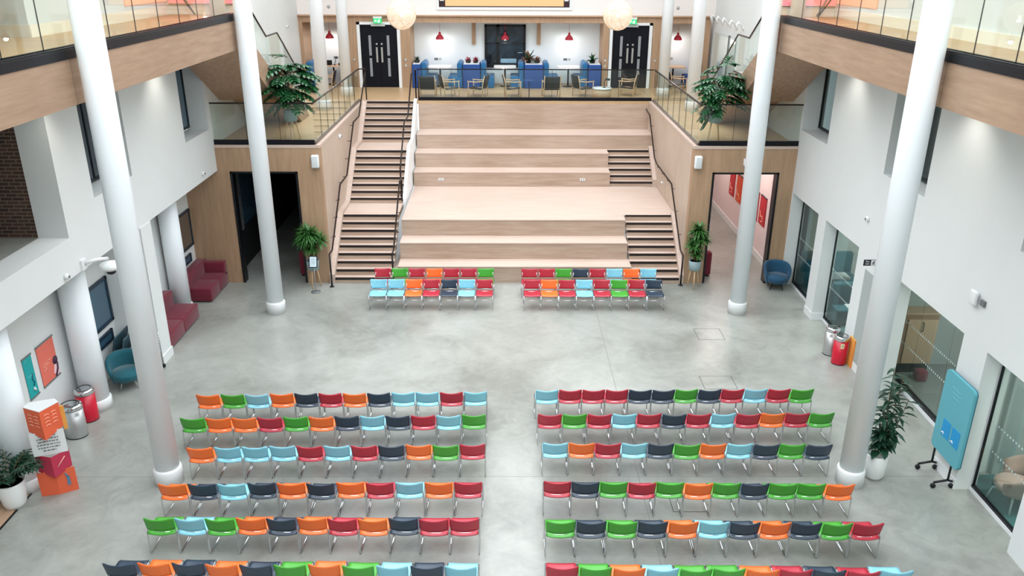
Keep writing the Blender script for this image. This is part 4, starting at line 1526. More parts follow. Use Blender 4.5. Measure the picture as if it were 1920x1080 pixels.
M_CACT = mat('grey_green_leaf', '#4b5a48', .6, noise=.3, scale=20)
M_REDLEAF = mat('red_leaf', '#a8404e', .6, noise=.3, scale=20)
M_BROWNLEAF = mat('bronze_leaf', '#8a6a5a', .6, noise=.4, scale=20)
small_plant(-3.55, 33.9, 'grey green spiky plant on the leftmost planter cabinet', M_CACT, 1, 45, .2, .025)
small_plant(-1.5, 33.9, 'dark red potted plant on the left planter cabinet, left of its pair', M_REDLEAF, 2, 34, .17, .03)
small_plant(-1.2, 33.9, 'bright red potted plant on the left planter cabinet, right of its pair', M_REDLEAF, 3, 34, .19, .03)
small_plant(.93, 33.9, 'broad leaved green plant on the wide planter cabinet', M_LEAF, 4, 12, .5, .06, fl=M_BROWNLEAF, up0=1.4, droop=.2)
small_plant(1.27, 33.9, 'bronze leaved low plant on the wide planter cabinet', M_BROWNLEAF, 5, 36, .22, .035)
small_plant(3.5, 33.95, 'upright green plant on the rightmost planter cabinet', M_LEAF, 6, 26, .3, .05, up0=1.45, droop=.2)


# lounge armchairs with timber frames on the deck
def lounge_chair(x, y, rz, lb):
    t = thing('lounge_armchair', lb, 'armchair', (0, 0, 0), 'timber framed black armchairs on the deck')
    M_ASH = M_LEGW
    w = .3
    for sx in (-1, 1):
        q = MB()
        q.tube([(sx * w, -.28, 0), (sx * w, -.3, .45), (sx * (w), -.38, .82)], .017, 8)   # rear leg and back post
        q.build('rear_leg', M_ASH, t)
        MB().tube([(sx * w, .28, 0), (sx * w, .26, .58)], .017, 8).build('front_leg', M_ASH, t)
        MB().tube([(sx * w, .3, .58), (sx * w, 0, .56), (sx * w, -.33, .6)], [.02, .024, .018], 8).build('armrest', M_ASH, t)
        MB().tube([(sx * w, .27, .3), (sx * w, -.29, .26)], .013, 8).build('side_rail', M_ASH, t)
    MB().tube([(-w, .27, .33), (w, .27, .33)], .013, 8).build('front_rail', M_ASH, t)
    MB().shell(lambda u, v: (-w + .02 + u * (2 * w - .04), .26 - v * .52, .34 - .06 * math.sin(v * math.pi) - .03 * v), 4, 8, .02).build('seat', M_BLACK, t)
    MB().shell(lambda u, v: (-w + .02 + u * (2 * w - .04), -.29 - .1 * v, .34 + v * .45), 4, 6, .02).build('backrest', M_BLACK, t)
    t.location = (x, y, DK)
    t.rotation_euler = (0, 0, rz)
    return t


PI = math.pi
lounge_chair(-2.93, 31.45, 0, 'black armchair seen from behind, leftmost by the deck-edge glass')
lounge_chair(-2.1, 31.5, -PI / 2 + .35, 'black armchair turned right, second from the left by the deck-edge glass')
lounge_chair(-1.05, 31.5, PI / 2 - .3, 'black armchair turned left, left of the centre window table')
lounge_chair(.28, 31.5, -PI / 2 + .1, 'black armchair turned right, below the centre window')
lounge_chair(1.72, 31.45, .1, 'black armchair seen from behind, right of the slim standing table')
lounge_chair(2.95, 31.6, -PI / 2 + .4, 'black armchair turned right, left of the drum table')
lounge_chair(4.65, 31.8, PI / 2 - .3, 'black armchair turned left, before the right double door')
lounge_chair(6.75, 32.6, -PI / 2, 'black armchair in front of the far right booth')
lounge_chair(-7.0, 32.6, PI / 2, 'black armchair in front of the far left booth')

t = thing('slim_table', 'slim black pole table with round foot on the deck edge', 'table', (.88, 30.95, DK))
MB().lathe([(.16, 0), (.16, .015), (.02, .03)], (.88, 30.95, DK), 24).build('foot', M_DARKTRIM, t)
MB().tube([(.88, 30.95, DK), (.88, 30.95, DK + .66)], .016, 8).build('pole', M_DARKTRIM, t)
MB().lathe([(.2, 0), (.2, .02)], (.88, 30.95, DK + .66), 28).build('tabletop', M_BLUED, t)
t = thing('drum_table', 'low drum side table with white top at the right of the deck edge', 'table', (3.62, 31.2, DK))
MB().lathe([(.34, .0), (.34, .34)], (3.62, 31.2, DK), 32).build('drum', M_TABWOOD, t)
MB().lathe([(.36, .34), (.36, .38)], (3.62, 31.2, DK), 32).build('top', M_PLASTW, t)
t = thing('table_lamp', 'small black bent table lamp on the drum table', 'lamp', (3.7, 31.2, DK + .38))
MB().lathe([(.07, 0), (.07, .02)], (3.7, 31.2, DK + .38), 16).build('base', M_DARKTRIM, t)
MB().tube([(3.7, 31.2, DK + .4), (3.7, 31.2, DK + .62), (3.76, 31.2, DK + .68)], .014, 6).build('arm', M_DARKTRIM, t)
MB().tube([(3.73, 31.2, DK + .69), (3.9, 31.2, DK + .67)], [.03, .045], 10).build('shade', M_DARKTRIM, t)

# ------------------------------------------------------------------ wall devices
def speaker(x, y, z, w, h, lb):
    t = thing('wall_speaker', lb, 'loudspeaker', (x, y, z), 'white loudspeakers on the timber block')
    MB().rbox(x - w / 2, x + w / 2, y - .16, y - .0, z, z + h, .03).build('cabinet', M_PLASTW, t)
    MB().rbox(x - w / 2 + .015, x + w / 2 - .015, y - .17, y - .15, z + .02, z + h - .02, .01).build('grille', mat('speaker_grille', '#cfd4d4', .6), t)


speaker(-5.33, YB, 3.5, .2, .36, 'white loudspeaker on the timber wall above the left dracaena')
speaker(5.43, YB, 3.5, .2, .36, 'white loudspeaker on the timber wall above the right dracaena')
speaker(6.79, YB, 3.58, .16, .2, 'small white loudspeaker above the lit doorway behind the column')


def wall_device(x, y, z, sgn, lb, r=.06, name='wall_sensor', cat='sensor', grp='small wall sensors'):
    t = thing(name, lb, cat, (x, y, z - r), grp)
    rot = Matrix.Translation((x, y, z)) @ Matrix.Rotation(sgn * PI / 2, 4, 'Y')
    MB().lathe([(r, 0), (r, .04), (r * .8, .07)], (0, 0, 0), 20).xform(rot).build('body', M_PLASTW, t)
    MB().lathe([(r * .45, .07), (r * .4, .085)], (0, 0, 0), 16).xform(rot).build('lens', M_GREYP, t)


wall_device(XL, 14.15, 3.5, 1, 'small white sensor on the left overhang, nearest the brick opening')
wall_device(XL, 21.55, 3.6, 1, 'small white sensor on the left overhang near the timber block')
wall_device(XR, 17.69, 3.55, -1, 'small white sensor on the right wall, behind the near column')
wall_device(-5.2, 25.5, 3.8, 1, 'small white alarm on the left stair side wall', .07)
wall_device(5.3, 26.8, 2.0, -1, 'tiny dark sensor on the right stair side wall', .04)
wall_device(XL, 31.8, 6.6, 1, 'small sensor high on the left deck wall', .05)

t = thing('security_camera', 'white dome security camera on a bracket under the left overhang', 'camera', (-8.0, 15.0, 3.2))
B(XL - .0, XL + .05, 14.72, 14.9, 3.4, 3.6).build('wall_plate', M_PLASTW, t)
MB().tube([(XL + .04, 14.82, 3.52), (XL + .25, 14.95, 3.55), (XL + .3, 15.2, 3.48)], .035, 8).build('arm', M_PLASTW, t)
MB().lathe([(.05, .2), (.18, .16), (.2, .1), (.19, .05), (.12, .02)], (XL + .3, 15.25, 3.2), 28).build('housing', M_PLASTW, t)
MB().lathe([(.02, -.08), (.08, -.05), (.1, .03)], (XL + .3, 15.25, 3.2), 20).build('lens_dome', M_DARKTRIM, t)

t = thing('wall_router', 'white rounded wireless unit with grey bracket high on the right wall', 'router', (8.15, 12.95, 3.4))
MB().rbox(8.12, 8.19, 12.98, 13.18, 3.42, 3.68, .03).build('body', M_PLASTW, t)
B(8.18, XR, 12.8, 12.92, 3.48, 3.58).build('bracket', M_GREYP, t)

# fire exit sign on the right pier
SGY = 16.8
t = thing('fire_exit_sign', 'black Fire exit sign with running figure beside the near right column', 'sign', (8.0, SGY, 2.75))
B(7.87, 8.22, SGY, SGY + .012, 2.75, 2.89).build('plate', mat('black_sign', '#10161c', .4), t)
q = text_mb('Fire\nexit', .052, frameM((7.95, SGY - .003, 2.822), (1, 0, 0), (0, 0, 1)))
q.build('lettering', M_PLASTW, t)
B(8.03, 8.14, SGY - .006, SGY, 2.76, 2.88).build('pictogram_field', M_PLASTW, t)
q = MB()
running_man(q, 8.085, 2.775, .095, SGY - .012)
q.build('pictogram', M_DARKTRIM, t)
q = MB().prism([(8.15, 2.82), (8.175, 2.845), (8.175, 2.83), (8.21, 2.83), (8.21, 2.81), (8.175, 2.81), (8.175, 2.795)], 'y', SGY - .008, SGY - .002)
q.build('arrow', M_PLASTW, t)
# white swan-neck wall sculptures, not lamps, on the right deck wall
for k, y in enumerate((33.3, 32.4, 31.5, 30.4, 29.5)):
    lb = 'white curved wall sculpture on the right deck wall, ' + ('farthest', 'second farthest', 'middle', 'second nearest', 'nearest')[k] + ' of five'
    s = thing('wall_sculpture', lb, 'wall sculpture', (8.2, y, 6.6), 'five white curved wall sculptures')
    MB().lathe([(.07, 0), (.07, .02)], (0, 0, 0), 16).xform(Matrix.Translation((XR, y, 6.75)) @ Matrix.Rotation(-PI / 2, 4, 'Y')).build('rose', M_PLASTW, s)
    MB().tube([(XR - .02, y, 6.75), (XR - .12, y, 6.9), (XR - .2, y, 6.95), (XR - .24, y, 6.88), (XR - .22, y, 6.7)], [.02, .025, .04, .05, .02], 8).build('neck', M_PLASTW, s)
t = thing('glass_screen', 'tall pale glass screen on the right deck wall beyond the stair', 'glass panel', (8.18, 31.5, DK))
B(8.17, 8.2, 30.2, 33.2, DK, 6.33).build('pane', mat('pale_green_glass', '#c9d6d2', .1, coat=.5), t)
B(8.13, 8.2, 31.0, 31.06, DK, 6.4).build('post', M_GREYP, t)

# ------------------------------------------------------------------ left hand side furniture
def sofa(y0, y1, lb, endback=False):
    t = thing('lounge_sofa', lb, 'sofa', (-8.65, (y0 + y1) / 2, 0), 'maroon sofas under the left overhang')
    xf, xb = -8.2, -9.08
    ym = (y0 + y1) / 2
    for a, b in ((y0, ym), (ym, y1)):
        MB().rbox(xb, xf, a + .004, b - .004, .03, .42, .035).build('seat', M_MAROON, t)
    if endback:
        MB().rbox(xb, xb + .3, y0, y1, .3, .78, .05).build('backrest', M_MAROON, t)
        MB().rbox(xb + .02, xf - .0, y1 - .26, y1, .3, .74, .05).build('end_backrest', M_MAROON, t)
    else:
        MB().rbox(xb, xb + .26, ym + .0, y1, .3, .8, .05).build('backrest', M_MAROON, t)
    for yy in (y0 + .1, y1 - .1):
        B(xb + .1, xf - .1, yy - .03, yy + .03, 0, .035).build('foot', M_DARKTRIM, t)


sofa(18.05, 20.15, 'maroon low sofa between the square left pier and the round pier')
sofa(21.15, 22.66, 'maroon corner sofa against the timber block', True)


def tub_chair(x, y, rz, col, lb, legm):
    t = thing('tub_chair', lb, 'armchair', (0, 0, 0))
    q = MB()

    def f(u, v):
        a = math.radians(-30 + 240 * u)
        h = .34 + .36 * math.sin(min(1, max(0, .12 + .88 * math.sin(u * PI))) * PI / 2)
        r0 = .29 + .08 * v
        z = .2 + (h - .2 + .06) * v
        return (r0 * math.cos(a), r0 * math.sin(a), z)
    q.shell(f, 24, 5, .06)
    q.build('shell', col, t)
    MB().lathe([(.2, .2), (.29, .24), (.33, .36), (.3, .42), (.02, .44)], (0, -.04, 0), 28).build('seat', col, t)
    for k in range(4):
        a = PI / 4 + k * PI / 2
        MB().tube([(.17 * math.cos(a), .17 * math.sin(a), .22), (.26 * math.cos(a), .26 * math.sin(a), 0)], [.018, .012], 8).build('leg', legm, t)
    t.location = (x, y, 0)
    t.rotation_euler = (0, 0, rz)
    return t


tub_chair(-8.48, 16.35, math.radians(25), M_TEAL, 'teal tub chair beside the folded tables under the left overhang', M_STEEL)
tub_chair(7.95, 22.3, math.radians(-5), mat('dark_blue_fabric', '#144a68', .85, sheen=.2), 'dark blue tub chair in the corner by the lit doorway', M_DARKTRIM)


# bins
def bin_(x, y, r, h, bm, lb, oval=1., sticker=None):
    t = thing('waste_bin', lb, 'bin', (x, y, 0), 'lidded waste bins')
    MB().lathe([(r * .97, .0), (r, .02), (r, h - .1)], (x, y, 0), 36, 1, oval).build('body', bm, t)
    MB().lathe([(r * .99, 0), (r * 1.0, .02)], (x, y, 0), 36, 1.01, oval * 1.01).build('base_ring', M_DARKTRIM, t)
    lid_o = MB().lathe([(r * 1.02, h - .1), (r * 1.03, h - .04), (r * .95, h), (r * .6, h + .01), (.01, h + .012)], (x, y, 0), 36, 1, oval).build('lid', M_CHROME, t)
    MB().tube([(x + r * .75 * math.cos(a), y + r * .75 * oval * math.sin(a), h + .008) for a in [2 * PI * k / 28 for k in range(28)]], .007, 6, closed=True).build('lid_ring', M_DARKTRIM, lid_o)
    if sticker:
        ang, z0, z1, sm = sticker
        vs = []
        n = 5
        q = MB()
        for z in (z0, z1):
            for k in range(n + 1):
                a = ang + (k / n - .5) * .5
                vs.append((x + (r + .003) * math.cos(a), y + (r + .003) * oval * math.sin(a), z))
        q._add(vs, [(k, k + 1, n + 2 + k, n + 1 + k) for k in range(n)], True)
        q.build('sticker', sm, t)
        if sm is M_PLASTW or True:
            q = MB()
            a = ang
            q.tube([(x + (r + .006) * math.cos(a + .1 * math.cos(b)), y + (r + .006) * oval * math.sin(a + .1 * math.cos(b)), (z0 + z1) / 2 + .02 * math.sin(b)) for b in [2 * PI * j / 10 for j in range(10)]], .004, 4, closed=True)
            q.build('sticker_symbol', M_GREYP, t)


bin_(-8.66, 14.3, .215, .72, M_STEEL, 'brushed steel bin with a white label beside the folded card stand', .85, (-.75, .5, .6, M_PLASTW))
bin_(-8.7, 14.93, .185, .72, M_REDBIN, 'red bin with a chrome lid by the fat round left pier')
bin_(7.98, 18.0, .17, .72, M_STEEL, 'brushed steel bin behind the red one under the right glazed bay', 1, (-2.1, .5, .6, M_PLASTW))
bin_(8.0, 17.5, .165, .72, M_REDBIN, 'red bin with a chrome lid and label in front of the right pier', 1, (-1.75, .45, .58, mat('cream_label', '#e9d9a8', .6)))
t = thing('amber_board', 'narrow amber board leaning behind the red bin on the right', 'board', (8.2, 17.3, 0))
B(8.19, 8.222, 17.2, 17.5, 0, .72).build('panel', M_YELLOW, t)
B(8.185, 8.19, 17.2, 17.22, 0, .72).build('edge', M_ORANGEB, t)

# banners
def banner(y0, y1, z0, z1, m_, lb, fig):
    x = -9.09
    t = thing('hanging_banner', lb, 'banner', (x, (y0 + y1) / 2, z0), 'hanging banners on the left wall')
    B(x, x + .006, y0, y1, z0, z1).build('cloth', m_, t)
    B(x - .0, x + .02, y0 - .01, y1 + .01, z1 - .01, z1 + .015).build('top_batten', M_GREYP, t)
    B(x - .0, x + .02, y0 - .01, y1 + .01, z0 - .015, z0 + .01).build('bottom_batten', M_GREYP, t)
    h, w = z1 - z0, y1 - y0
    if fig == 'a':
        q = MB()
        for k, (za, l) in enumerate(((.5, .5), (.43, .38), (.34, .22))):
            q.tube([(x + .01, y0 + .15 * w + j / 6 * l * w, z0 + h * (za + .02 * math.sin(j * 2.1)) + .04 * h * j / 6) for j in range(7)], .007, 4)
        q.tube([(x + .01, y0 + .12 * w, z0 + .92 * h), (x + .01, y0 + .2 * w, z0 + .94 * h)], .008, 4)
        q.build('script_lines', M_INK, t)
        q = MB()
        q.prism([(y1 - .2 * w, z0 + .02 * h), (y1 - .02 * w, z0 + .02 * h), (y1 - .05 * w, z0 + .3 * h), (y1 - .2 * w, z0 + .33 * h), (y1 - .32 * w, z0 + .12 * h)], 'x', x + .006, x + .012)
        q.build('figure_dress', mat('pale_pink_ink', '#e8c8cc', .7), t)
        MB().lathe([(.001, 0), (.09, .002), (.09, .006), (.001, .008)], (0, 0, 0), 14, 1, 1).xform(Matrix.Translation((x + .006, y1 - .13 * w, z0 + .4 * h)) @ Matrix.Rotation(PI / 2, 4, 'Y')).build('figure_hair', mat('dark_purple_ink', '#4a2a44', .7), t)
        q = MB().tube([(x + .014, y1 - .06 * w, z0 + .32 * h), (x + .014, y1 - .1 * w, z0 + .18 * h), (x + .014, y1 - .25 * w, z0 + .03 * h)], .022, 6)
        q.build('figure_stroke', mat('dark_purple_ink_b', '#4a2a44', .7), t)  # dark purple ink stroke printed across the dress
    else:
        q = MB()
        q.tube([(x + .01, y0 + .15 * w + j / 6 * .6 * w, z0 + h * (.52 + .015 * math.sin(j * 2))) for j in range(7)], .005, 4)
        q.tube([(x + .01, y0 + .3 * w + .1 * w * math.cos(a), z0 + .9 * h + .03 * math.sin(a)) for a in (0, 1, 2, 3, 4, 5)], .005, 4)
        q.build('script_lines', mat('pale_teal_ink', '#7fd0d0', .7), t)
        q = MB().tube([(x + .01, y0 + .7 * w, z0 + .55 * h), (x + .01, y0 + .6 * w, z0 + .4 * h), (x + .01, y0 + .75 * w, z0 + .33 * h), (x + .01, y0 + .6 * w, z0 + .25 * h)], .014, 6)
        q.build('figure_line', mat('deep_teal_ink', '#0d6a7a', .7), t)
        q = MB().tube([(x + .01, y0 + .55 * w, z0 + .2 * h), (x + .01, y0 + .7 * w, z0 + .12 * h)], [.03, .02], 8)
        q.build('figure_body', M_PLASTW, t)


banner(14.29, 14.9, 1.1 + .0, 1.95, M_CORAL, 'coral hanging banner with a dark haired figure on the left wall', 'a')
banner(13.8, 14.1, 1.1, 1.94, M_TEALB, 'narrow teal hanging banner on the left wall', 'b')
t = thing('paper_note', 'small cream note on the left wall under the teal banner', 'note', (-9.09, 13.6, .95))
B(-9.098, -9.09, 13.45, 13.72, .98, 1.1).build('sheet', mat('cream_paper', '#e2dcb8', .7), t)
B(-9.092, -9.088, 13.52, 13.66, 1.03, 1.04).build('printed_line', M_GREYP, t)

# folded card totem
t = thing('card_totem', 'zigzag stand of folded orange, white and magenta card by the left pier', 'display stand', (-7.9, 12.25, 0))
T = Matrix.Translation((-8.02, 12.36, 0)) @ Matrix.Rotation(math.radians(22), 4, 'Z') @ Matrix.Diagonal((1, 1, 1.22, 1))


def vpanel(z0, z1, w, fold, m_, name, notch=True, lab=None):
    """two leaves meeting in a V; fold > 0: centre towards the viewer"""
    q = MB()
    th = .008
    for sg in (-1, 1):
        pts = [(0, -fold), (sg * w, fold * .6)]
        (ax, ay), (bx, by) = pts
        q._add([(ax, ay, z0 - .07 * notch), (bx, by, z0), (bx, by, z1), (ax, ay, z1), (ax, ay + th, z0 - .07 * notch), (bx, by + th, z0), (bx, by + th, z1), (ax, ay + th, z1)],
               [(0, 1, 2, 3), (7, 6, 5, 4), (0, 4, 5, 1), (1, 5, 6, 2), (2, 6, 7, 3), (3, 7, 4, 0)])
    q.xform(T)
    return q.build(name, m_, t, label=lab)


vpanel(0, .40, .30, .03, M_ORANGEB, 'lower_card', notch=False)
vpanel(.40, .68, .27, .12, M_MAGENTA, 'magenta_card')
vpanel(.68, 1.06, .27, .01, M_PLASTW, 'white_card', notch=False)
vpanel(1.06, 1.45, .27, .17, M_ORANGEB, 'upper_card')
q = MB()
q.prism([(-.27, .1), (0, -.17), (.27, .1), (.2, .25), (-.2, .25)], 'z', 1.45, 1.46)
q.xform(T).build('top_sheet', M_PLASTW, t)
q = MB().box(.27, .33, .1, .13, 1.0, 1.38)
q.xform(T).build('rear_card', M_YELLOW, t)
q = MB()
for k in range(6):
    wd = (.13, .17, .16, .18, .17, .1)[k]
    z = 1.0 - k * .048
    x = -wd
    rr = random.Random(k)
    while x < wd:
        l = rr.uniform(.02, .06)
        q.box(x, min(wd, x + l), -.018, -.014, z - .008, z + .008)
        x += l + .014
q.xform(T).build('text_block', M_GREYP, t)
q = MB()
for sg in (-1, 1):
    for k in range(4):
        z = 1.36 - k * .055
        for j in range(2):
            a, b = .05 + j * .1, .12 + j * .1
            y = lambda u: -.17 + (u / .27) * (.17 + .17 * .6) - .012
            q.tube([(sg * a, y(a), z), (sg * (a + b) / 2, y((a + b) / 2), z + .012), (sg * b, y(b), z - .004)], .006, 4)
q.xform(T).build('script_lines', mat('pale_card_ink', '#f7b79c', .7), t)
q = MB().tube([(.07, -.085, .49), (.2, -.02, .62)], .008, 4)
q.xform(T).build('slanted_line', mat('pale_card_ink_b', '#f7c0b0', .7), t)
q = MB()
q.box(.15, .2, -.014, -.006, .12, .27)
q.tube([(.17, -.012, .27), (.14, -.012, .33)], .014, 6)
q.xform(T).build('printed_figure', mat('blue_figure_ink', '#5c7f9c', .7), t)


# palm in white pot (bottom left)
def palm(x, y, lb):
    rnd = random.Random(11)
    t = thing('potted_palm', lb, 'plant', (x, y, 0))
    pot_o = MB().lathe([(.15, 0), (.19, .1), (.235, .5), (.22, .52), (.2, .5), (.2, .46)], (x, y, 0), 36).build('pot', M_POTW, t)
    MB().lathe([(.2, .44), (.2, .46)], (x, y, 0), 24).build('soil', M_PEBBLE, pot_o)
    fo = MB()
    st = MB()
    for k in range(34):
        a = rnd.uniform(0, 2 * PI)
        L = rnd.uniform(.6, .9)
        out = rnd.uniform(.02, .3)
        if math.cos(a) > .1:
            L *= .68
        p = Vector((x + .05 * math.cos(a), y + .05 * math.sin(a), .46))
        d = Vector((math.cos(a) * out, math.sin(a) * out, 1)).normalized()
        pts = []
        for i in range(9):
            p.x = max(p.x, -9.0)
            p.y = max(p.y, 11.0)
            pts.append(p.copy())
            d = (d + Vector((math.cos(a) * .1, math.sin(a) * .08, -.13))).normalized()
            p += d * L / 8
        st.tube([tuple(q_) for q_ in pts], .006, 4)
        for i in range(2, 9):
            tdir = (pts[i] - pts[i - 1]).normalized()
            sd = tdir.cross(Vector((0, 0, 1))).normalized()
            for sg in (-1, 1):
                l = .24 * (1 - abs(i - 5) / 8)
                e = pts[i] + (sd * sg * .8 + tdir * .6 + Vector((0, 0, -.25))) * l
                e.x = max(e.x, -9.07)
                fo.strip([pts[i], (pts[i] + e) / 2 + Vector((0, 0, .01)), e], [.008, .02, .003])
    fo.build('foliage', M_LEAFD, t)
    st.build('stems', M_STEM, t)


palm(-8.62, 12.0, 'feathery palm in a tapered white pot in the lower left corner')

# nested flip-top tables by the left windows
for k in range(3):
    lb = ('folded table with dark top nearest the window, back of three', 'folded table with striped edge, middle of three', 'folded table with pale grey top and black castors, front of three')[k]
    t = thing('folding_table', lb, 'folding table', (-8.55, 17.0, 0), 'three nested folded tables under the left overhang')
    x = -8.95 + k * .17
    M_T = (mat('slate_top', '#2e4650', .4), mat('slate_top_b', '#3a525a', .4), mat('pale_grey_top', '#b9c0c0', .45))[k]
    q = MB().rbox(-.02, .02, -.42, .42, 0, .62, .018)
    q.xform(Matrix.Translation((x, 17.12 + .05 * k, .42 - .06 * k)) @ Matrix.Rotation(.25, 4, 'Y'))
    q.build('tabletop', M_T, t)
    for sy in (-1, 1):
        yy = 17.12 + .05 * k + sy * .33
        MB().tube([(x + .05, yy, .7), (x + .08, yy, .12)], .018, 8).build('leg', M_STEEL, t)
        MB().tube([(x - .12 + .1, yy, .09), (x + .3, yy, .09)], .02, 8).build('foot_bar', M_DARKTRIM, t)
        MB().lathe([(.04, -.015), (.04, .015)], (0, 0, 0), 16).xform(Matrix.Translation((x + .28, yy, .04)) @ Matrix.Rotation(PI / 2, 4, 'X')).build('castor', M_DARKTRIM, t)
t = thing('wire_rack', 'pale ribbed folded rack leaning beside the square left pier', 'rack', (-8.3, 17.15, 0))
q = MB()
for k in range(7):
    q.tube([(-8.32, 17.0 + .03 * 0, .45 + k * .07), (-8.05, 17.25, .45 + k * .07)], .012, 6)
q.build('ribs', M_PLASTW, t)
q = MB()
for xx, yy in ((-8.32, 17.0), (-8.05, 17.25)):
    q.tube([(xx, yy, .1), (xx, yy, .95)], .014, 6)
q.build('uprights', M_STEEL, t)
for xx, yy in ((-8.32, 17.0), (-8.05, 17.25)):
    MB().lathe([(.05, -.018), (.05, .018)], (0, 0, 0), 16).xform(Matrix.Translation((xx, yy, .05)) @ Matrix.Rotation(PI / 2, 4, 'X')).build('castor', M_DARKTRIM, t)

# ------------------------------------------------------------------ right hand side furniture
def rubber_plant(x, y, lb):
    rnd = random.Random(21)
    t = thing('rubber_plant', lb, 'plant', (x, y, 0))
    pot_o = MB().lathe([(.13, 0), (.18, .08), (.2, .5), (.185, .52), (.175, .48)], (x, y, 0), 36).build('pot', M_POTW, t)
    MB().lathe([(.17, .44), (.17, .47)], (x, y, 0), 24).build('soil', M_SOIL, pot_o)
    fo, st = MB(), MB()
    for k, (dx, dy, h) in enumerate(((.0, .0, 2.3), (.16, .02, 2.1), (.24, -.08, 1.7), (.08, .12, 1.9), (-.02, .03, 1.4))):
        base = Vector((x + dx * .2, y + dy * .2, .46))
        top = Vector((x + dx * 1.3, y + dy * 1.3, h))
        st.tube([tuple(base), tuple((base + top) / 2 + Vector((.02, 0, 0))), tuple(top)], .006, 6)
        n = 34
        for i in range(n):
            p = base.lerp(top, .12 + .88 * i / n)
            a = i * 2.4 + k
            l = rnd.uniform(.2, .3)
            d = Vector((math.cos(a), math.sin(a), rnd.uniform(-.3, .35)))
            w = l * (.26 if p.z < 1.0 else .13)
            fo.strip([p, p + d * l * .3, p + d * l * .65 + Vector((0, 0, -.015)), p + d * l + Vector((0, 0, -.06))], [.004, w, w * .85, .003])
    fo.build('foliage', M_LEAFD, t)
    st.build('stems', M_STEM, t)


rubber_plant(6.9, 12.85, 'tall leggy rubber plant in a white pot behind the near right column')

t = thing('mobile_board', 'light teal mobile pin board on black castor feet beside the right wall', 'pin board', (8.07, 12.75, 0))
xb = 8.07
poly = []
y0, y1, z0, z1, r = 12.28, 13.22, .5, 2.11, .09
for cy, cz, a0 in ((y1 - r, z1 - r, 0), (y0 + r, z1 - r, 90), (y0 + r, z0 + r, 180), (y1 - r, z0 + r, 270)):
    for k in range(6):
        a = math.radians(a0 + k * 18)
        poly.append((cy + r * math.cos(a), cz + r * math.sin(a)))
MB().prism(poly, 'x', xb, xb + .05).build('panel', mat('light_teal_felt', '#5fa9b6', .8), t)
MB().prism([(a + .0, b) for a, b in poly], 'x', xb + .05, xb + .075).build('back_panel', mat('teal_edge', '#3d7484', .6), t)
for ya, yb2 in ((12.72, 12.98), (12.4, 12.66)):
    B(xb - .006, xb, ya, yb2, .86, 1.2).build('blue_sheet', mat('bright_blue_sheet', '#1d95cf', .6), t)
    MB().tube([(xb - .01, ya + .16, .91), (xb - .01, ya + .2, .94), (xb - .01, ya + .24, .91)], .012, 6).build('sheet_mark', M_PLASTW, t)
for yy in (12.5, 13.1):
    q = MB()
    q.tube([(xb + .03, yy, .52), (xb + .03, yy, .17)], .02, 8)
    q.build('post', M_DARKTRIM, t)
    MB().tube([(xb - .22, yy, .12), (xb + .03, yy, .17), (xb + .12, yy, .14)], .022, 6).build('foot', M_DARKTRIM, t)
    for dx in (-.22, .11):
        MB().lathe([(.045, -.02), (.045, .02)], (0, 0, 0), 16).xform(Matrix.Translation((xb + dx, yy, .05)) @ Matrix.Rotation(PI / 2, 4, 'X')).build('castor', M_DARKTRIM, t)
q = MB()
for k in range(3):
    q.tube([(xb - .003, 12.6 + .05 * j, 1.86 - .08 * k + .012 * math.sin(j * 2.3 + k)) for j in range(8 - k)], .005, 4)
q.build('faint_lettering', mat('faint_teal_ink', '#7dbcc6', .8), t)

# lobby cupboard behind the entrance bay
t = thing('timber_cupboard', 'pale timber cupboard with a long handle behind the entrance glazing', 'cupboard', (9.7, 17.2, 0))
M_CUP = mat('pale_oak_laminate', '#b9987a', .5)
M_CUPD = mat('brown_oak_laminate', '#8a684e', .5)
B(9.05, 9.92, 16.98, 17.4, .25, 1.5).build('body', M_CUPD, t)
B(9.22, 9.9, 16.95, 16.98, .27, 1.38).build('door', M_CUP, t)
MB().tube([(9.55, 16.95, 1.1), (9.55, 16.9, 1.12), (9.55, 16.9, 1.3), (9.55, 16.95, 1.32)], .01, 6).build('handle', M_DARKTRIM, t)
B(9.1, 9.88, 17.0, 17.35, 0, .25).build('plinth', M_DARKTRIM, t)
B(9.05, 9.92, 16.96, 17.4, 1.5, 1.53).build('top', M_CUP, t)
t = thing('maroon_pouf', 'small maroon pouf beneath the timber cupboard', 'pouf', (9.55, 16.6, 0))
MB().rbox(9.42, 9.68, 16.5, 16.74, .01, .28, .05).build('body', M_MAROON, t)
B(9.46, 9.64, 16.54, 16.7, 0, .012).build('glide', M_DARKTRIM, t)

# teal benches in the far right room
def bench(x0, x1, y0, y1, lb):
    t = thing('teal_bench', lb, 'bench', ((x0 + x1) / 2, (y0 + y1) / 2, .012), 'teal benches behind the right glazing')
    MB().rbox(x0, x1, y0, y1, .03, .45, .04).build('seat', M_TEAL, t)
    MB().rbox(x0, x1, y1 - .2, y1, .4, 1.05, .05).build('backrest', M_TEAL, t)
    B(x0 + .05, x1 - .05, y0 + .05, y1 - .05, .012, .04).build('plinth', M_DARKTRIM, t)


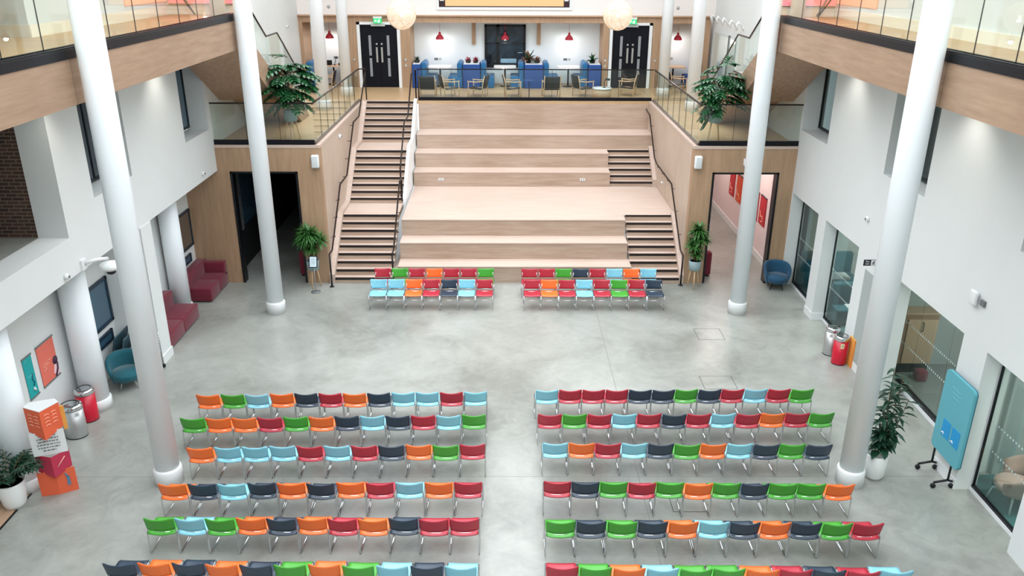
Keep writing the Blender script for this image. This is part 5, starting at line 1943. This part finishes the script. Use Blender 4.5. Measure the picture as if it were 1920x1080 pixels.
bench(8.7, 10.2, 21.9, 22.66, 'teal high-backed bench in the farthest glazed bay')
bench(8.7, 9.66, 19.6, 20.2, 'teal high-backed bench in the glazed bay above the right bins')
t = thing('meeting_table', 'white table edge seen through the glazed bay above the right bins', 'table', (9.1, 18.9, .012))
B(8.75, 9.6, 18.5, 19.35, .72, .75).build('tabletop', M_TABW, t)
MB().tube([(9.2, 18.9, .72), (9.2, 18.9, .02)], .035, 10).build('pedestal', M_STEEL, t)
t = thing('meeting_table', 'pale table in the farthest glazed bay before the teal bench', 'table', (9.2, 21.4, .012))
B(8.85, 9.65, 21.15, 21.65, .72, .75).build('tabletop', M_TABW, t)
MB().tube([(9.25, 21.4, .72), (9.25, 21.4, .02)], .035, 10).build('pedestal', M_STEEL, t)

# pink lounge chair
t = thing('pink_lounge_chair', 'dusty pink lounge chair on white splayed legs behind the nearest glazed bay', 'armchair', (9.0, 12.0, .012))
M_DUSTY = mat('dusty_pink_fabric', '#c9a596', .85, sheen=.2)
q = MB()
q.shell(lambda u, v: (.0 + (.36 + .07 * v) * math.cos(math.radians(-30 + 240 * u)), (.32 + .08 * v) * math.sin(math.radians(-30 + 240 * u)), .3 + v * (.2 + .3 * math.sin(u * PI))), 24, 5, .04)
q.xform(Matrix.Translation((9.0, 12.0, .05)) @ Matrix.Scale(1.15, 4) @ Matrix.Rotation(math.radians(-120), 4, 'Z'))
q.build('shell', M_DUSTY, t)
MB().lathe([(.2, .32), (.33, .36), (.35, .44), (.3, .48), (.02, .5)], (9.0, 12.0, 0), 28).build('seat', M_DUSTY, t)
for k in range(4):
    a = PI / 4 + k * PI / 2 + .2
    MB().tube([(9.0 + .08 * math.cos(a), 12.0 + .08 * math.sin(a), .3), (9.0 + .32 * math.cos(a), 12.0 + .32 * math.sin(a), .26), (9.0 + .38 * math.cos(a), 12.0 + .38 * math.sin(a), .012)], .016, 8).build('leg', M_POTW, t)
t = thing('storage_cabinet', 'brown cabinet against the wall of the near right room', 'cabinet', (10.6, 12.6, .012))
B(10.0, 11.5, 12.4, 12.88, .012, 1.1).build('body', M_CUPD, t)
B(10.02, 10.74, 12.38, 12.4, .05, 1.0).build('door', M_CUP, t)
B(10.77, 11.48, 12.38, 12.4, .05, 1.0).build('door', M_CUP, t)
B(9.98, 11.52, 12.36, 12.89, 1.1, 1.13).build('top', M_CUP, t)


# ------------------------------------------------------------------ chairs
def chair_proto(color):
    m_ = CH[color][0]
    t = thing('stacking_chair', 'x', 'chair', (0, 0, 0))

    def backf(u, v):
        s_ = 2 * u - 1
        w = .233 - .012 * (1 - v) ** 2
        bow = (1 - s_ * s_)
        z = .49 + .255 * v - .026 * bow * v + .008 * abs(s_) ** 6 * v
        if v < .5:
            z -= .012 * bow * (1 - 2 * v)
        y = .015 - .05 * v - .042 * bow
        # rounded corners
        cr = max(0, abs(s_) - .86) / .14
        if v > .8:
            z -= .018 * cr * cr
        return (s_ * w, y, z)
    MB().shell(backf, 12, 6, .014).build('backrest', m_, t)

    def seatf(u, v):
        s_ = 2 * u - 1
        w = .222 + .008 * math.sin(v * PI)
        y = -.02 + .425 * v - .03 * (1 - s_ * s_) * (1 - v) ** 3
        z = .412 + .02 * v + .010 * s_ * s_ - .02 * math.sin(v * PI) * (1 - s_ * s_) - .025 * max(0, v - .86) / .14
        return (s_ * w, y, z)
    MB().shell(seatf, 8, 8, .014).build('seat', m_, t)
    for sg in (-1, 1):
        x = sg * .236
        MB().tube([(sg * .2, .0, .63), (sg * .212, .02, .5), (x, .005, .42), (x, 0, .03), (x, .02, .011), (x, .40, .011), (x, .42, .03), (x, .39, .405), (x * .95, .35, .412), (x * .95, .03, .412)], .0095, 6).build('side_frame', M_CHROME, t)
    MB().tube([(-.236, .41, .3), (.236, .41, .3)], .007, 6).build('front_bar', M_CHROME, t)
    MB().tube([(-.22, .03, .412), (.22, .03, .412)], .008, 6).build('rear_bar', M_CHROME, t)
    return t


PROTO = {c: chair_proto(c) for c in CH}
PARTS = {c: [o for o in bpy.data.objects if o.parent == PROTO[c]] for c in CH}
USED = set()


def place_chair(color, x, y, rz, label, group):
    if color not in USED:
        USED.add(color)
        t = PROTO[color]
    else:
        t = PROTO[color].copy()
        COL.objects.link(t)
        for p in PARTS[color]:
            c = p.copy()
            COL.objects.link(c)
            c.parent = t
    t.location = (x, y, 0)
    t.rotation_euler = (0, 0, rz)
    tag(t, label, 'chair', group)


O, G, L, N, R = 'orange', 'green', 'light blue', 'navy', 'red'
ORD = ['1st', '2nd', '3rd', '4th', '5th', '6th', '7th', '8th', '9th', '10th', '11th', '12th']
ROWN = ['front', 'second', 'third', 'fourth', 'fifth', 'back']
LEFT = [
    ([O, G, L, O, N, R, O, N, L, L, R, L], (-6.304, 14.66), (-.362, 14.78)),
    ([G, O, O, R, G, O, N, L, N, R, L, G], (-6.294, 13.73), (-.365, 13.87)),
    ([O, L, L, L, R, L, R, N, O, G, R], (-5.799, 12.73), (-.351, 12.82)),
    ([O, N, L, N, O, N, O, R, L, O, R], (-5.885, 11.62), (-.38, 11.66)),
    ([G, L, G, O, N, O, R, O, N, R, R], (-5.747, 10.71), (-.405, 10.68)),
    ([N, O, N, O, N, G, O, G, L, N, L], (-5.923, 9.67), (-.396, 9.59)),
]
RIGHT = [
    ([L, R, R, R, N, N, G, N, R, L, R, G], (.626, 14.84), (6.418, 14.9)),
    ([R, G, R, L, R, N, R, L, R, O, R, G], (.634, 13.87), (6.489, 13.93)),
    ([L, O, R, L, N, G, O, L, N, G, N], (.686, 12.86), (6.03, 12.82)),
    ([R, N, G, R, G, O, G, N, G, G, O], (.655, 11.67), (5.953, 11.59)),
    ([G, N, G, N, O, L, N, O, N, G, R], (.644, 10.63), (6.008, 10.56)),
    ([R, G, O, L, G, G, O, R, N, R, L], (.604, 9.57), (5.974, 9.47)),
]
rnd = random.Random(4)
for side, blocks in (('left', LEFT), ('right', RIGHT)):
    for ri, (cols, a, b) in enumerate(blocks):
        n = len(cols)
        for i, c in enumerate(cols):
            f = (i + .5) / n
            x = a[0] + (b[0] - a[0]) * f
            y = a[1] + (b[1] - a[1]) * f + rnd.uniform(-.015, .015)
            k = n - 1 - i if side == 'left' else i
            lb = '%s plastic chair, %s from the aisle in the %s row, %s of the aisle' % (CH[c][1], ORD[k], ROWN[ri], side)
            place_chair(c, x, y + .03, rnd.uniform(-.025, .025) + math.atan2(b[1] - a[1], b[0] - a[0]), lb, 'chair rows %s of the aisle facing the steps' % side)
FAR = [
    ([L, L, O, R, N, L, R], -3.745, -.329, 21.05, 'left', 'nearer'),
    ([R, O, R, L, R, G, R, N], .496, 4.365, 21.03, 'right', 'nearer'),
    ([R, G, R, O, R, R, G], -3.755, -.311, 21.91, 'left', 'rear'),
    ([R, R, G, N, R, L, O, L], .453, 4.353, 21.9, 'right', 'rear'),
]
for cols, x0, x1, y, side, rw in FAR:
    n = len(cols)
    for i, c in enumerate(cols):
        k = n - 1 - i if side == 'left' else i
        lb = '%s chair backing onto the steps, %s from the gap, %s row, %s group' % (CH[c][1], ORD[k], rw, side)
        place_chair(c, x0 + (x1 - x0) * (i + .5) / n, y, PI + rnd.uniform(-.02, .02), lb, 'chairs by the steps in the %s group' % side)
